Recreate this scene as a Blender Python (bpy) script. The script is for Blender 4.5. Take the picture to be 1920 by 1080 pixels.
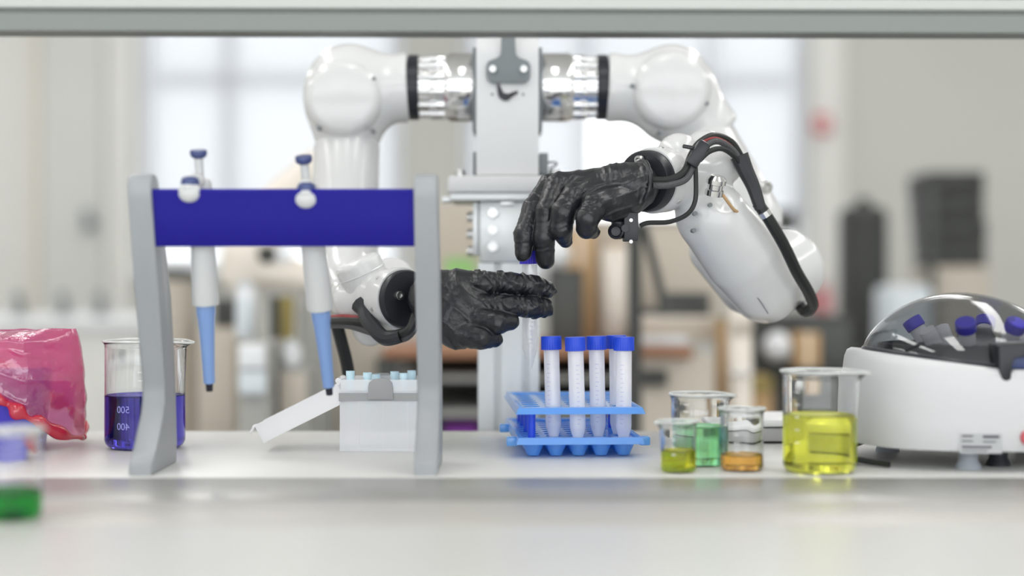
import bpy, bmesh, math, random
import numpy as np
from mathutils import Vector, Matrix, noise as mnoise

random.seed(7)
R = math.radians
scene = bpy.context.scene
C = scene.collection
for o in list(bpy.data.objects):
    bpy.data.objects.remove(o)

# ------------------------------------------------------------------ camera
BZ = 0.90                 # bench top height
ZC = BZ + 0.1876          # lens height
F = 3000.0                # focal length in pixels of a 1920 frame
cam_d = bpy.data.cameras.new('camera')
cam = bpy.data.objects.new('camera', cam_d)
C.objects.link(cam)
cam.location = (0, 0, ZC)
cam.rotation_euler = (R(90), 0, 0)
cam_d.sensor_width = 36.0
cam_d.lens = F / 1920 * 36
cam_d.shift_y = -20 / 1920
cam_d.clip_start = 0.05
cam_d.clip_end = 60
cam_d.dof.use_dof = True
cam_d.dof.focus_distance = 1.72
cam_d.dof.aperture_fstop = 1.6
scene.camera = cam

# ------------------------------------------------------------------ world and exposure
w = bpy.data.worlds.new('world')
scene.world = w
w.use_nodes = True
w.node_tree.nodes['Background'].inputs[0].default_value = (0.95, 0.98, 1.0, 1)
w.node_tree.nodes['Background'].inputs[1].default_value = 2.35
vs = scene.view_settings
vs.view_transform = 'Standard'
vs.look = 'None'
vs.exposure = 0.29
vs.gamma = 1.0
vs.use_curve_mapping = False
LAMP = 7.0                # ceiling panel emission

def P(px, py, d):
    return Vector(((px - 960) * d / F, d, ZC - (py - 520) * d / F))

# ------------------------------------------------------------------ materials
MATS = {}
def principled(name, col, rough=0.5, metal=0.0, coat=0.0, spec=0.5, trans=0.0, ior=1.45, bump=None, var=None, alpha=1.0, sss=0):
    m = bpy.data.materials.new(name)
    m.use_nodes = True
    nt = m.node_tree
    b = nt.nodes['Principled BSDF']
    b.inputs['Base Color'].default_value = (*col, 1)
    b.inputs['Roughness'].default_value = rough
    b.inputs['Metallic'].default_value = metal
    b.inputs['Coat Weight'].default_value = coat
    b.inputs['Specular IOR Level'].default_value = spec
    b.inputs['Transmission Weight'].default_value = trans
    b.inputs['IOR'].default_value = ior
    b.inputs['Alpha'].default_value = alpha
    tc = nt.nodes.new('ShaderNodeTexCoord')
    if bump:
        sc, st = bump
        n = nt.nodes.new('ShaderNodeTexNoise')
        n.inputs['Scale'].default_value = sc
        n.inputs['Detail'].default_value = 4
        nt.links.new(tc.outputs['Object'], n.inputs['Vector'])
        bp = nt.nodes.new('ShaderNodeBump')
        bp.inputs['Strength'].default_value = st
        bp.inputs['Distance'].default_value = 0.002
        nt.links.new(n.outputs['Fac'], bp.inputs['Height'])
        nt.links.new(bp.outputs['Normal'], b.inputs['Normal'])
    if var:
        sc, amt = var
        n = nt.nodes.new('ShaderNodeTexNoise')
        n.inputs['Scale'].default_value = sc
        nt.links.new(tc.outputs['Object'], n.inputs['Vector'])
        mx = nt.nodes.new('ShaderNodeMixRGB')
        mx.inputs[1].default_value = (*[c * (1 - amt) for c in col], 1)
        mx.inputs[2].default_value = (*[min(1, c * (1 + amt)) for c in col], 1)
        nt.links.new(n.outputs['Fac'], mx.inputs[0])
        nt.links.new(mx.outputs[0], b.inputs['Base Color'])
    MATS[name] = m
    return m

def glassy(name, col, rough=0.0, ior=1.45, cloud=0.0):
    m = bpy.data.materials.new(name)
    m.use_nodes = True
    nt = m.node_tree
    nt.nodes.clear()
    out = nt.nodes.new('ShaderNodeOutputMaterial')
    g = nt.nodes.new('ShaderNodeBsdfGlass')
    g.inputs['Color'].default_value = (*col, 1)
    g.inputs['Roughness'].default_value = rough
    g.inputs['IOR'].default_value = ior
    if cloud:
        tl = nt.nodes.new('ShaderNodeBsdfDiffuse'); tl.inputs[0].default_value = (*col, 1)
        mx = nt.nodes.new('ShaderNodeMixShader'); mx.inputs[0].default_value = cloud
        nt.links.new(g.outputs[0], mx.inputs[1]); nt.links.new(tl.outputs[0], mx.inputs[2])
        nt.links.new(mx.outputs[0], out.inputs[0])
    else:
        nt.links.new(g.outputs[0], out.inputs[0])
    MATS[name] = m
    return m

def film(name, col, clear, tint=(1, 1, 1), rough=0.25, gloss=0.08, bump=None, tl_f=0.5):
    """milky / tinted thin plastic: see-through + translucent + diffuse + gloss"""
    m = bpy.data.materials.new(name)
    m.use_nodes = True
    nt = m.node_tree
    nt.nodes.clear()
    N = nt.nodes.new
    out = N('ShaderNodeOutputMaterial')
    tr = N('ShaderNodeBsdfTransparent'); tr.inputs[0].default_value = (*tint, 1)
    df = N('ShaderNodeBsdfDiffuse'); df.inputs[0].default_value = (*col, 1)
    tl = N('ShaderNodeBsdfTranslucent'); tl.inputs[0].default_value = (*col, 1)
    gl = N('ShaderNodeBsdfGlossy'); gl.inputs[0].default_value = (1, 1, 1, 1); gl.inputs['Roughness'].default_value = rough
    fr = N('ShaderNodeLayerWeight'); fr.inputs['Blend'].default_value = 0.5
    pw = N('ShaderNodeMath'); pw.operation = 'POWER'; pw.inputs[1].default_value = 5.0
    nt.links.new(fr.outputs['Facing'], pw.inputs[0])
    ad = N('ShaderNodeMath'); ad.operation = 'MULTIPLY_ADD'; ad.inputs[1].default_value = 0.7; ad.inputs[2].default_value = gloss + 0.03; ad.use_clamp = True
    nt.links.new(pw.outputs[0], ad.inputs[0])
    m1 = N('ShaderNodeMixShader'); m1.inputs[0].default_value = tl_f
    nt.links.new(df.outputs[0], m1.inputs[1]); nt.links.new(tl.outputs[0], m1.inputs[2])
    m2 = N('ShaderNodeMixShader'); m2.inputs[0].default_value = clear
    nt.links.new(m1.outputs[0], m2.inputs[1]); nt.links.new(tr.outputs[0], m2.inputs[2])
    m3 = N('ShaderNodeMixShader')
    nt.links.new(ad.outputs[0], m3.inputs[0])
    nt.links.new(m2.outputs[0], m3.inputs[1]); nt.links.new(gl.outputs[0], m3.inputs[2])
    nt.links.new(m3.outputs[0], out.inputs[0])
    if bump:
        tc = N('ShaderNodeTexCoord'); n = N('ShaderNodeTexNoise')
        n.inputs['Scale'].default_value = bump[0]; n.inputs['Detail'].default_value = 5
        nt.links.new(tc.outputs['Object'], n.inputs['Vector'])
        bp = N('ShaderNodeBump'); bp.inputs['Strength'].default_value = bump[1]; bp.inputs['Distance'].default_value = 0.004
        nt.links.new(n.outputs['Fac'], bp.inputs['Height'])
        for s in (df, tl, gl, fr):
            nt.links.new(bp.outputs[0], s.inputs['Normal'])
    MATS[name] = m
    return m

def emitter(name, col, st):
    m = bpy.data.materials.new(name)
    m.use_nodes = True
    nt = m.node_tree
    nt.nodes.clear()
    out = nt.nodes.new('ShaderNodeOutputMaterial')
    e = nt.nodes.new('ShaderNodeEmission')
    e.inputs[0].default_value = (*col, 1); e.inputs[1].default_value = st
    nt.links.new(e.outputs[0], out.inputs[0])
    MATS[name] = m
    return m

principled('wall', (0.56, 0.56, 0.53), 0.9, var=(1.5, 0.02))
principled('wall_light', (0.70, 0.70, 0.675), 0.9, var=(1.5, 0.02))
principled('door_grey', (0.62, 0.63, 0.605), 0.7)
principled('trim_cream', (0.74, 0.71, 0.62), 0.7)
principled('floor', (0.42, 0.41, 0.39), 0.35, var=(4, 0.08))
principled('ceiling', (0.75, 0.75, 0.74), 0.9)
principled('win_frame', (0.85, 0.87, 0.90), 0.5)
film('blind', (0.70, 0.715, 0.74), 0.24, gloss=0.0, rough=0.6)
film('pane', (0.95, 0.97, 1.0), 0.96, gloss=0.0, rough=0.02)
emitter('lamp', (1.0, 0.985, 0.96), LAMP)
principled('bench_white', (0.60, 0.60, 0.58), 0.34, var=(6, 0.01))
principled('sill_alu', (0.32, 0.317, 0.30), 0.32, metal=0.25, bump=(300, 0.05))
principled('sill_beige', (0.46, 0.447, 0.42), 0.4, metal=0.1, bump=(300, 0.05))
principled('alu_beam', (0.195, 0.21, 0.195), 0.5, metal=0.4, bump=(250, 0.05))
principled('alu_lip_lit', (0.43, 0.445, 0.42), 0.45, metal=0.2, bump=(250, 0.05))  # lighter tone stands in for ceiling light caught by the beam's lip
principled('alu', (0.66, 0.68, 0.68), 0.38, metal=0.6, bump=(250, 0.05))
principled('groove', (0.30, 0.31, 0.31), 0.5, metal=0.4)
principled('robot_white', (0.63, 0.635, 0.635), 0.22, coat=0.4)
principled('column_white', (0.62, 0.63, 0.635), 0.42)
principled('chrome', (0.80, 0.80, 0.80), 0.14, metal=1.0)
principled('steel', (0.66, 0.66, 0.65), 0.3, metal=1.0)
principled('black_plastic', (0.018, 0.02, 0.024), 0.38)
principled('black_ring', (0.012, 0.014, 0.02), 0.3)
principled('glove_black', (0.012, 0.013, 0.016), 0.32, spec=0.6, bump=(140, 0.45))
principled('cable_black', (0.012, 0.014, 0.014), 0.42)
principled('cable_grey', (0.07, 0.07, 0.075), 0.45, bump=(900, 0.6))
principled('cable_red', (0.25, 0.03, 0.03), 0.5)
principled('bracket_grey', (0.17, 0.19, 0.20), 0.45)
principled('stand_grey', (0.31, 0.325, 0.34), 0.42)
principled('stand_blue', (0.013, 0.010, 0.235), 0.5, spec=0.25)
principled('pip_grey', (0.55, 0.56, 0.56), 0.4)
principled('pip_blue', (0.20, 0.32, 0.60), 0.4)
principled('pip_navy', (0.05, 0.07, 0.19), 0.4)
principled('pip_black', (0.015, 0.015, 0.025), 0.4)
film('tube_pp', (0.98, 0.97, 1.0), 0.25, gloss=0.02, rough=0.25, tl_f=0.36)
film('tube_clear', (0.98, 0.98, 1.0), 0.66, gloss=0.05, rough=0.12)
film('rim_glint', (0.97, 1.0, 0.98), 0.40, gloss=0.1, rough=0.1)  # whitish film stands in for reflections on the beaker rims
film('box_pp', (0.96, 0.97, 1.0), 0.38, gloss=0.02, rough=0.3, tl_f=0.3)
film('lid_pp', (0.95, 0.95, 0.97), 0.35, gloss=0.03, rough=0.3, tl_f=0.4)
principled('cap_blue', (0.012, 0.06, 0.60), 0.42)
principled('cap_violet', (0.045, 0.03, 0.60), 0.42)
principled('mark_violet', (0.42, 0.40, 0.62), 0.6)
film('rack_blue', (0.22, 0.58, 1.0), 0.30, tint=(0.55, 0.8, 1), gloss=0.03, rough=0.25)
principled('post_blue', (0.02, 0.08, 0.68), 0.4)
principled('tip_blue', (0.62, 0.83, 0.92), 0.4)
principled('clasp_grey', (0.34, 0.345, 0.35), 0.5)
glassy('glass', (0.985, 0.99, 0.99), 0.0, 1.47)
glassy('liq_purple', (0.30, 0.26, 0.74), 0.0, 1.33)
glassy('liq_yellow', (1.0, 1.0, 0.34), 0.0, 1.33, 0.05)
glassy('liq_olive', (1.0, 0.98, 0.20), 0.0, 1.33, 0.05)
glassy('liq_green', (0.64, 1.0, 0.70), 0.0, 1.33, 0.05)
glassy('liq_orange', (1.0, 0.74, 0.34), 0.0, 1.33, 0.05)
glassy('liq_dgreen', (0.10, 0.60, 0.20), 0.0, 1.33)
principled('print_white', (0.82, 0.82, 0.80), 0.6)
principled('print_lilac', (0.30, 0.30, 0.66), 0.6)
film('bag_pink', (0.78, 0.14, 0.34), 0.40, tint=(0.96, 0.42, 0.62), gloss=0.08, rough=0.16, bump=(45, 0.9))
film('bag_hem', (0.88, 0.06, 0.12), 0.22, tint=(0.95, 0.3, 0.4), gloss=0.05, rough=0.2)
principled('bin_blue', (0.045, 0.035, 0.50), 0.35)
principled('cent_white', (0.58, 0.585, 0.595), 0.4, coat=0.1)
film('dome_smoke', (0.03, 0.03, 0.035), 0.93, tint=(0.80, 0.81, 0.82), gloss=0.01, rough=0.03)
principled('bowl_dark', (0.03, 0.033, 0.04), 0.3)
principled('rotor_grey', (0.09, 0.095, 0.105), 0.4)
principled('label_silver', (0.45, 0.46, 0.47), 0.5)
principled('ink', (0.10, 0.10, 0.11), 0.6)
principled('foot_grey', (0.35, 0.38, 0.42), 0.6)
principled('red', (0.55, 0.10, 0.12), 0.5)
principled('tray_white', (0.78, 0.78, 0.77), 0.3)
principled('tray_grey', (0.42, 0.42, 0.41), 0.4)
principled('wood', (0.32, 0.16, 0.09), 0.5, var=(12, 0.2))
principled('bg_black', (0.045, 0.047, 0.043), 0.6)  # black raised to carry the veiling glare from the windows
principled('bg_dark', (0.075, 0.08, 0.075), 0.6)
principled('bg_beige', (0.52, 0.47, 0.40), 0.7)
principled('bg_grey', (0.34, 0.34, 0.32), 0.6)
principled('bg_white', (0.80, 0.82, 0.84), 0.5)
principled('bg_tan', (0.50, 0.33, 0.17), 0.7)
principled('bg_mustard', (0.30, 0.24, 0.08), 0.7)
principled('bg_cream', (0.80, 0.74, 0.66), 0.4)
principled('bg_green', (0.30, 0.55, 0.20), 0.6)
principled('bg_purple', (0.22, 0.03, 0.32), 0.6)
principled('bg_paleblue', (0.66, 0.72, 0.76), 0.5)

# ------------------------------------------------------------------ object helpers
def tag(o, label=None, cat=None, group=None, kind=None):
    if label: o['label'] = label
    if cat: o['category'] = cat
    if group: o['group'] = group
    if kind: o['kind'] = kind
    return o

def thing(name, label, cat, loc=(0, 0, 0), rot=(0, 0, 0), group=None):
    o = bpy.data.objects.new(name, None)
    o.empty_display_size = 0.05
    C.objects.link(o)
    o.location = loc
    o.rotation_euler = rot
    return tag(o, label, cat, group)

def root_loc(o):
    while o.parent: o = o.parent
    return Vector(o.location)

def mesh_obj(name, me, mat, parent=None, world=False, smooth=35):
    """world=True: the mesh is in world coordinates and the (unrotated) root is subtracted"""
    if world and parent is not None:
        me.transform(Matrix.Translation(-root_loc(parent)))
    if mat:
        me.materials.append(MATS[mat])
    if smooth:
        me.polygons.foreach_set('use_smooth', [True] * len(me.polygons))
        if smooth < 180:
            me.set_sharp_from_angle(angle=R(smooth))
    o = bpy.data.objects.new(name, me)
    C.objects.link(o)
    if parent is not None:
        o.parent = parent
    return o

def obj(name, bm, mat, parent=None, world=False, smooth=35):
    me = bpy.data.meshes.new(name)
    bmesh.ops.recalc_face_normals(bm, faces=bm.faces)
    bm.to_mesh(me)
    bm.free()
    return mesh_obj(name, me, mat, parent, world, smooth)

def B(): return bmesh.new()

def basis(axis):
    a = Vector(axis).normalized()
    h = Vector((0, 0, 1)) if abs(a.z) < 0.9 else Vector((1, 0, 0))
    u = a.cross(h).normalized()
    return u, a.cross(u).normalized(), a

def box(bm, c, size, bev=0.0, rot=None, seg=2):
    """box with centre c"""
    M = Matrix.Translation(Vector(c)) @ (rot.to_4x4() if rot is not None else Matrix.Identity(4)) @ Matrix.Diagonal((*size, 1))
    r = bmesh.ops.create_cube(bm, size=1, matrix=M)
    if bev > 0:
        es = list({e for v in r['verts'] for e in v.link_edges})
        bmesh.ops.bevel(bm, geom=es, offset=bev, segments=seg, affect='EDGES', profile=0.5)

def box2(bm, lo, hi, bev=0.0, seg=2):
    lo = Vector(lo); hi = Vector(hi)
    box(bm, (lo + hi) / 2, hi - lo, bev, None, seg)

def pbox(bm, x0, x1, y0, y1, d, depth, bev=0.0):
    """box whose front face covers the given pixels at distance d"""
    a = P(x0, y1, d); b = P(x1, y0, d)
    box2(bm, (a.x, d, a.z), (b.x, d + depth, b.z), bev)

def lathe(bm, prof, A, axis, seg=40):
    """prof: list of (radius, distance along axis)"""
    A = Vector(A); u, v, a = basis(axis)
    rings = []
    for r, t in prof:
        if r < 1e-6:
            rings.append([bm.verts.new(A + a * t)])
        else:
            rings.append([bm.verts.new(A + a * t + (u * math.cos(k * 2 * math.pi / seg) + v * math.sin(k * 2 * math.pi / seg)) * r) for k in range(seg)])
    for i in range(len(rings) - 1):
        p, q = rings[i], rings[i + 1]
        for k in range(seg):
            k2 = (k + 1) % seg
            if len(p) == 1 and len(q) == 1: continue
            if len(p) == 1: bm.faces.new((p[0], q[k], q[k2]))
            elif len(q) == 1: bm.faces.new((p[k], p[k2], q[0]))
            else: bm.faces.new((p[k], p[k2], q[k2], q[k]))
    return rings

def cyl(bm, A, Bp, r, r2=None, rnd=0.0, seg=32):
    A = Vector(A); Bp = Vector(Bp)
    L = (Bp - A).length
    r2 = r if r2 is None else r2
    if rnd > 0:
        pr = [(0, 0)]
        for k in range(5):
            t = k / 4 * math.pi / 2
            pr.append((r - rnd + rnd * math.sin(t), rnd - rnd * math.cos(t)))
        for k in range(5):
            t = k / 4 * math.pi / 2
            pr.append((r2 - rnd + rnd * math.cos(t), L - rnd + rnd * math.sin(t)))
        pr.append((0, L))
    else:
        pr = [(0, 0), (r, 0), (r2, L), (0, L)]
    lathe(bm, pr, A, Bp - A, seg)

def spline(pts, n=10):
    pts = [Vector(p) for p in pts]
    out = []
    for i in range(len(pts) - 1):
        p0 = pts[max(i - 1, 0)]; p1 = pts[i]; p2 = pts[i + 1]; p3 = pts[min(i + 2, len(pts) - 1)]
        for k in range(n):
            t = k / n
            out.append(0.5 * ((2 * p1) + (p2 - p0) * t + (2 * p0 - 5 * p1 + 4 * p2 - p3) * t * t + (3 * p1 - p0 - 3 * p2 + p3) * t ** 3))
    out.append(pts[-1])
    return out

def tube(bm, pts, r, seg=10, n=10, caps=True):
    pts = spline(pts, n)
    u = None
    rings = []
    for i, p in enumerate(pts):
        t = (pts[min(i + 1, len(pts) - 1)] - pts[max(i - 1, 0)]).normalized()
        if u is None:
            u = basis(t)[0]
        u = (u - t * u.dot(t)).normalized()
        v = t.cross(u)
        rr = r(i / (len(pts) - 1)) if callable(r) else r
        rings.append([bm.verts.new(p + (u * math.cos(k * 2 * math.pi / seg) + v * math.sin(k * 2 * math.pi / seg)) * rr) for k in range(seg)])
    for p, q in zip(rings, rings[1:]):
        for k in range(seg):
            bm.faces.new((p[k], p[(k + 1) % seg], q[(k + 1) % seg], q[k]))
    if caps:
        bm.faces.new(rings[0][::-1]); bm.faces.new(rings[-1])

def prism(bm, poly, origin, ux, uy, n, thick, bev=0.0):
    """2D polygon extruded along n"""
    origin = Vector(origin); ux = Vector(ux); uy = Vector(uy); n = Vector(n)
    a = [bm.verts.new(origin + ux * x + uy * y) for x, y in poly]
    b = [bm.verts.new(origin + ux * x + uy * y + n * thick) for x, y in poly]
    fs = [bm.faces.new(a), bm.faces.new(b[::-1])]
    for i in range(len(poly)):
        j = (i + 1) % len(poly)
        fs.append(bm.faces.new((a[i], a[j], b[j], b[i])))
    if bev:
        es = list({e for f in fs[:2] for e in f.edges})
        bmesh.ops.bevel(bm, geom=es, offset=bev, segments=2, affect='EDGES', profile=0.5)

def bolt(bm, c, axis, r, h, hexr=0.5):
    """socket head: rounded disc with recessed hexagon"""
    lathe(bm, [(0, 0), (r, 0), (r, h * 0.8), (r * 0.92, h), (r * hexr, h), (r * hexr * 0.9, h * 0.45), (0, h * 0.45)], c, axis, 18)

def text_mesh(body, size, name='lettering'):
    cu = bpy.data.curves.new(name, 'FONT')
    cu.body = body; cu.size = size; cu.extrude = 0.0002
    cu.align_x = 'CENTER'; cu.align_y = 'CENTER'
    o = bpy.data.objects.new(name, cu); C.objects.link(o)
    dg = bpy.context.evaluated_depsgraph_get()
    me = bpy.data.meshes.new_from_object(o.evaluated_get(dg))
    bpy.data.objects.remove(o); bpy.data.curves.remove(cu)
    return me

def copy_tree(o, parent=None):
    c = o.copy(); C.objects.link(c); c.parent = parent
    for ch in list(o.children):
        copy_tree(ch, c)
    return c

# ---- signed distance modelling (smooth blended solids)
class SDF:
    def __init__(self, lo, hi, h):
        self.lo = np.array(lo, float); self.h = h
        n = np.ceil((np.array(hi) - self.lo) / h).astype(int) + 1
        self.n = n
        ax = [self.lo[i] + np.arange(n[i]) * h for i in range(3)]
        self.X, self.Y, self.Z = np.meshgrid(*ax, indexing='ij')
        self.f = np.full(n, 1e3)
    def seg(self, a, b, ra, rb):
        a = np.array(a); b = np.array(b); d = b - a; L2 = max(d @ d, 1e-12)
        t = np.clip(((self.X - a[0]) * d[0] + (self.Y - a[1]) * d[1] + (self.Z - a[2]) * d[2]) / L2, 0, 1)
        q = np.sqrt((self.X - a[0] - t * d[0]) ** 2 + (self.Y - a[1] - t * d[1]) ** 2 + (self.Z - a[2] - t * d[2]) ** 2)
        return q - (ra + (rb - ra) * t), t
    def chain(self, pts, k=0.0, wr=None):
        """pts: (Vector, r); returns the distance field; wr=(amp, wavelength) folds across the limb"""
        out = None; u0 = 0.0
        for (a, ra), (b, rb) in zip(pts, pts[1:]):
            g, t = self.seg(a, b, ra, rb)
            L = (Vector(b) - Vector(a)).length
            if wr:
                amp, lam, ph = wr
                u = u0 + t * L
                x = u / lam * math.pi + ph + 1.3 * np.sin(self.Z * 260 + ph) + 1.1 * np.sin(self.X * 190 + self.Y * 230 + 2 * ph)
                g = g - amp * (1 - np.abs(np.sin(x))) ** 1.5 * (0.6 + 0.4 * np.sin(self.Z * 420 + u * 300))
            u0 += L
            out = g if out is None else (smin(out, g, k) if k else np.minimum(out, g))
        return out
    def ell(self, c, r):
        q = np.sqrt(((self.X - c[0]) / r[0]) ** 2 + ((self.Y - c[1]) / r[1]) ** 2 + ((self.Z - c[2]) / r[2]) ** 2)
        return (q - 1) * min(r)
    def cyl(self, a, b, r, rnd=0.0, r2=None):
        a = np.array(a); b = np.array(b); d = b - a; L = math.sqrt(d @ d); d = d / L
        t = (self.X - a[0]) * d[0] + (self.Y - a[1]) * d[1] + (self.Z - a[2]) * d[2]
        rad = np.sqrt(np.maximum((self.X - a[0]) ** 2 + (self.Y - a[1]) ** 2 + (self.Z - a[2]) ** 2 - t * t, 0))
        rr = r if r2 is None else r + (r2 - r) * np.clip(t / L, 0, 1)
        dx = rad - (rr - rnd); dy = np.abs(t - L / 2) - (L / 2 - rnd)
        return np.minimum(np.maximum(dx, dy), 0) + np.sqrt(np.maximum(dx, 0) ** 2 + np.maximum(dy, 0) ** 2) - rnd
    def add(self, g, k=0.0):
        self.f = smin(self.f, g, k) if k else np.minimum(self.f, g)
    def cut(self, g, k=0.0):
        self.f = -smin(-self.f, g, k) if k else np.maximum(self.f, -g)
    def mesh(self, name, sm=2):
        f = self.f; nx, ny, nz = f.shape
        ins = f < 0
        cnt = np.zeros((nx - 1, ny - 1, nz - 1)); acc = np.zeros((nx - 1, ny - 1, nz - 1, 3))
        sl = lambda o: tuple(slice(o[i], f.shape[i] - 1 + o[i]) for i in range(3))
        for ax in range(3):
            o1, o2 = [i for i in range(3) if i != ax]
            for p in (0, 1):
                for q in (0, 1):
                    s = [0, 0, 0]; s[o1] = p; s[o2] = q
                    e = list(s); e[ax] = 1
                    f0 = f[sl(s)]; f1 = f[sl(e)]
                    m = (f0 < 0) != (f1 < 0)
                    t = np.where(m, f0 / np.where(m, f0 - f1, 1), 0)
                    cnt += m
                    for i in range(3):
                        acc[..., i] += np.where(m, (t if i == ax else s[i]), 0)
        act = cnt > 0
        idx = np.full(act.shape, -1); ids = np.argwhere(act); idx[act] = np.arange(len(ids))
        v = (ids + acc[act] / cnt[act][:, None]) * self.h + self.lo
        quads = []
        for ax in range(3):
            o1, o2 = [(1, 2), (2, 0), (0, 1)][ax]
            a0 = [slice(1, -1)] * 3; a1 = [slice(1, -1)] * 3
            a0[ax] = slice(0, -1); a1[ax] = slice(1, None)
            s0 = ins[tuple(a0)]; s1 = ins[tuple(a1)]
            for flip, m in ((False, s0 & ~s1), (True, ~s0 & s1)):
                w_ = np.argwhere(m)
                if len(w_) == 0: continue
                off = np.ones(3, int); off[ax] = 0
                c = w_ + off
                def cell(p, q):
                    k = c.copy(); k[:, o1] -= p; k[:, o2] -= q
                    return idx[k[:, 0], k[:, 1], k[:, 2]]
                qd = np.stack([cell(1, 1), cell(0, 1), cell(0, 0), cell(1, 0)], 1)
                quads.append(qd[:, ::-1] if flip else qd)
        fc = np.concatenate(quads)
        fc = fc[(fc >= 0).all(1)]
        me = bpy.data.meshes.new(name)
        me.from_pydata(v.tolist(), [], fc.tolist())
        me.update()
        # light smoothing of the net
        bm = bmesh.new(); bm.from_mesh(me)
        for _ in range(sm):
            bmesh.ops.smooth_vert(bm, verts=bm.verts, factor=0.5, use_axis_x=True, use_axis_y=True, use_axis_z=True)
        bm.to_mesh(me); bm.free()
        return me

def smin(a, b, k):
    h = np.clip(0.5 + 0.5 * (b - a) / k, 0, 1)
    return b * (1 - h) + a * h - k * h * (1 - h)

def PR(px, py, d, r):
    return (P(px, py, d), r * d / F)

# =================================================================== THE SETTING
BW = 7.5      # back wall
def wx(px): return (px - 960) * BW / F
def wz(py): return ZC - (py - 520) * BW / F
def struct(name, bm, mat, parent=None, smooth=0):
    o = obj(name, bm, mat, parent, smooth=smooth)
    if parent is None: o['kind'] = 'structure'
    return o

b = B(); box2(b, (-4.2, -2.6, -0.1), (4.6, BW + 0.3, 0)); struct('floor', b, 'floor')
b = B(); box2(b, (-4.2, -2.6, 2.9), (4.6, BW + 0.3, 3.0)); struct('ceiling', b, 'ceiling')
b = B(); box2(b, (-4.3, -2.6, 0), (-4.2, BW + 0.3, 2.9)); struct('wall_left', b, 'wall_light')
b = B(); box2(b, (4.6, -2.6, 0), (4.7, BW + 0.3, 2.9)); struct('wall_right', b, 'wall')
SILL, HEAD = wz(500), 2.55
w1 = (wx(262), wx(752)); w2 = (wx(868), wx(1512))
b = B()
for (x0, x1, z0, z1) in ((w1[1], w2[0], 0, 2.9), (w2[1], 4.6, 0, 2.9),
                         (w1[0], w1[1], 0, SILL), (w1[0], w1[1], HEAD, 2.9), (w2[0], w2[1], 0, SILL), (w2[0], w2[1], HEAD, 2.9)):
    box2(b, (x0, BW, z0), (x1, BW + 0.2, z1))
struct('wall_back', b, 'wall')
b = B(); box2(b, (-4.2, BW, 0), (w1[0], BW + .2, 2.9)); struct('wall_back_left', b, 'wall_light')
def window(name, x0, x1, mull, trans_z):
    b = B()
    for xa, xb in ((x0, x0 + .05), (x1 - .05, x1)):
        box2(b, (xa, BW + .06, SILL), (xb, BW + .13, HEAD))
    box2(b, (x0 + .05, BW + .06, SILL), (x1 - .05, BW + .13, SILL + .05)); box2(b, (x0 + .05, BW + .06, HEAD - .05), (x1 - .05, BW + .13, HEAD))
    root = struct(name, b, 'win_frame')
    xs = [x0 + .05] + mull + [x1 - .05]
    for m in mull:
        b = B(); box2(b, (m - .03, BW + .062, SILL + .05), (m + .03, BW + .128, HEAD - .05)); obj('mullion', b, 'win_frame', root, smooth=0)
    for i, (a, c) in enumerate(zip(xs, xs[1:])):
        b = B(); box2(b, (a + .03, BW + .066, trans_z - .03), (c - .03, BW + .124, trans_z + .03)); obj('transom', b, 'win_frame', root, smooth=0)
        for z0, z1 in ((SILL + .05, trans_z - .03), (trans_z + .03, HEAD - .05)):
            b = B(); box2(b, (a, BW + .09, z0), (c, BW + .1, z1)); obj('pane', b, 'pane', root, smooth=0)
    b = B(); box2(b, (x0 - .02, BW - .08, SILL - .04), (x1 + .02, BW + .06, SILL)); obj('window_sill', b, 'win_frame', root, smooth=0)
    return root
window('window_1', w1[0], w1[1], [wx(425)], wz(148))
window('window_2', w2[0], w2[1], [wx(1098), wx(1335)], wz(152))
def blind(label, px0, px1, zlow):
    t = thing('roller_blind', label, 'blind', (wx((px0 + px1) / 2), BW + .03, zlow), group='roller blinds on the windows')
    b = B(); box2(b, (wx(px0), BW + .028, zlow + .02), (wx(px1), BW + .031, HEAD)); obj('blind_fabric', b, 'blind', t, True, 0)
    b = B(); cyl(b, (wx(px0), BW + .03, zlow + .012), (wx(px1), BW + .03, zlow + .012), .012, seg=10); obj('bottom_bar', b, 'win_frame', t, True)
blind('translucent roller blind drawn down the window left of the pale pillar', 272, 744, wz(470))
blind('translucent roller blind behind the robot column, drawn fully down', 876, 1094, wz(480))
blind('short roller blind pulled down to the transom above the right shoulder', 1102, 1332, wz(190))
blind('translucent roller blind at the window edge beside the grey wall', 1342, 1506, wz(420))
# panelled left end of the back wall: pale door with trim, lighter strip
b = B(); box2(b, (wx(78), BW - .03, 0.02), (wx(198), BW, 2.5), .004); d1 = struct('door_1', b, 'door_grey')
b = B(); lathe(b, [(0, 0), (.03, 0), (.03, .012), (.018, .02), (.018, .05), (.012, .055), (0, .055)], (wx(172), BW - .03, wz(420)), (0, -1, 0), 16)
box2(b, (wx(165), BW - .09, wz(436)), (wx(179), BW - .075, wz(394)), .004); obj('door_handle', b, 'bracket_grey', d1)
b = B(); box2(b, (wx(62), BW - .05, 0), (wx(77), BW, 2.6), .004); struct('trim_1', b, 'trim_cream')
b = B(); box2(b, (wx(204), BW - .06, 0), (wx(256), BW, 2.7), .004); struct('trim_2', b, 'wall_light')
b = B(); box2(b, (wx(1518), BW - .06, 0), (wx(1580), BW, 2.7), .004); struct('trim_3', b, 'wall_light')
b = B(); box2(b, (w2[1] + .3, BW - .02, 0), (4.6, BW, .12)); struct('baseboard_back', b, 'wall_light')

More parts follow.
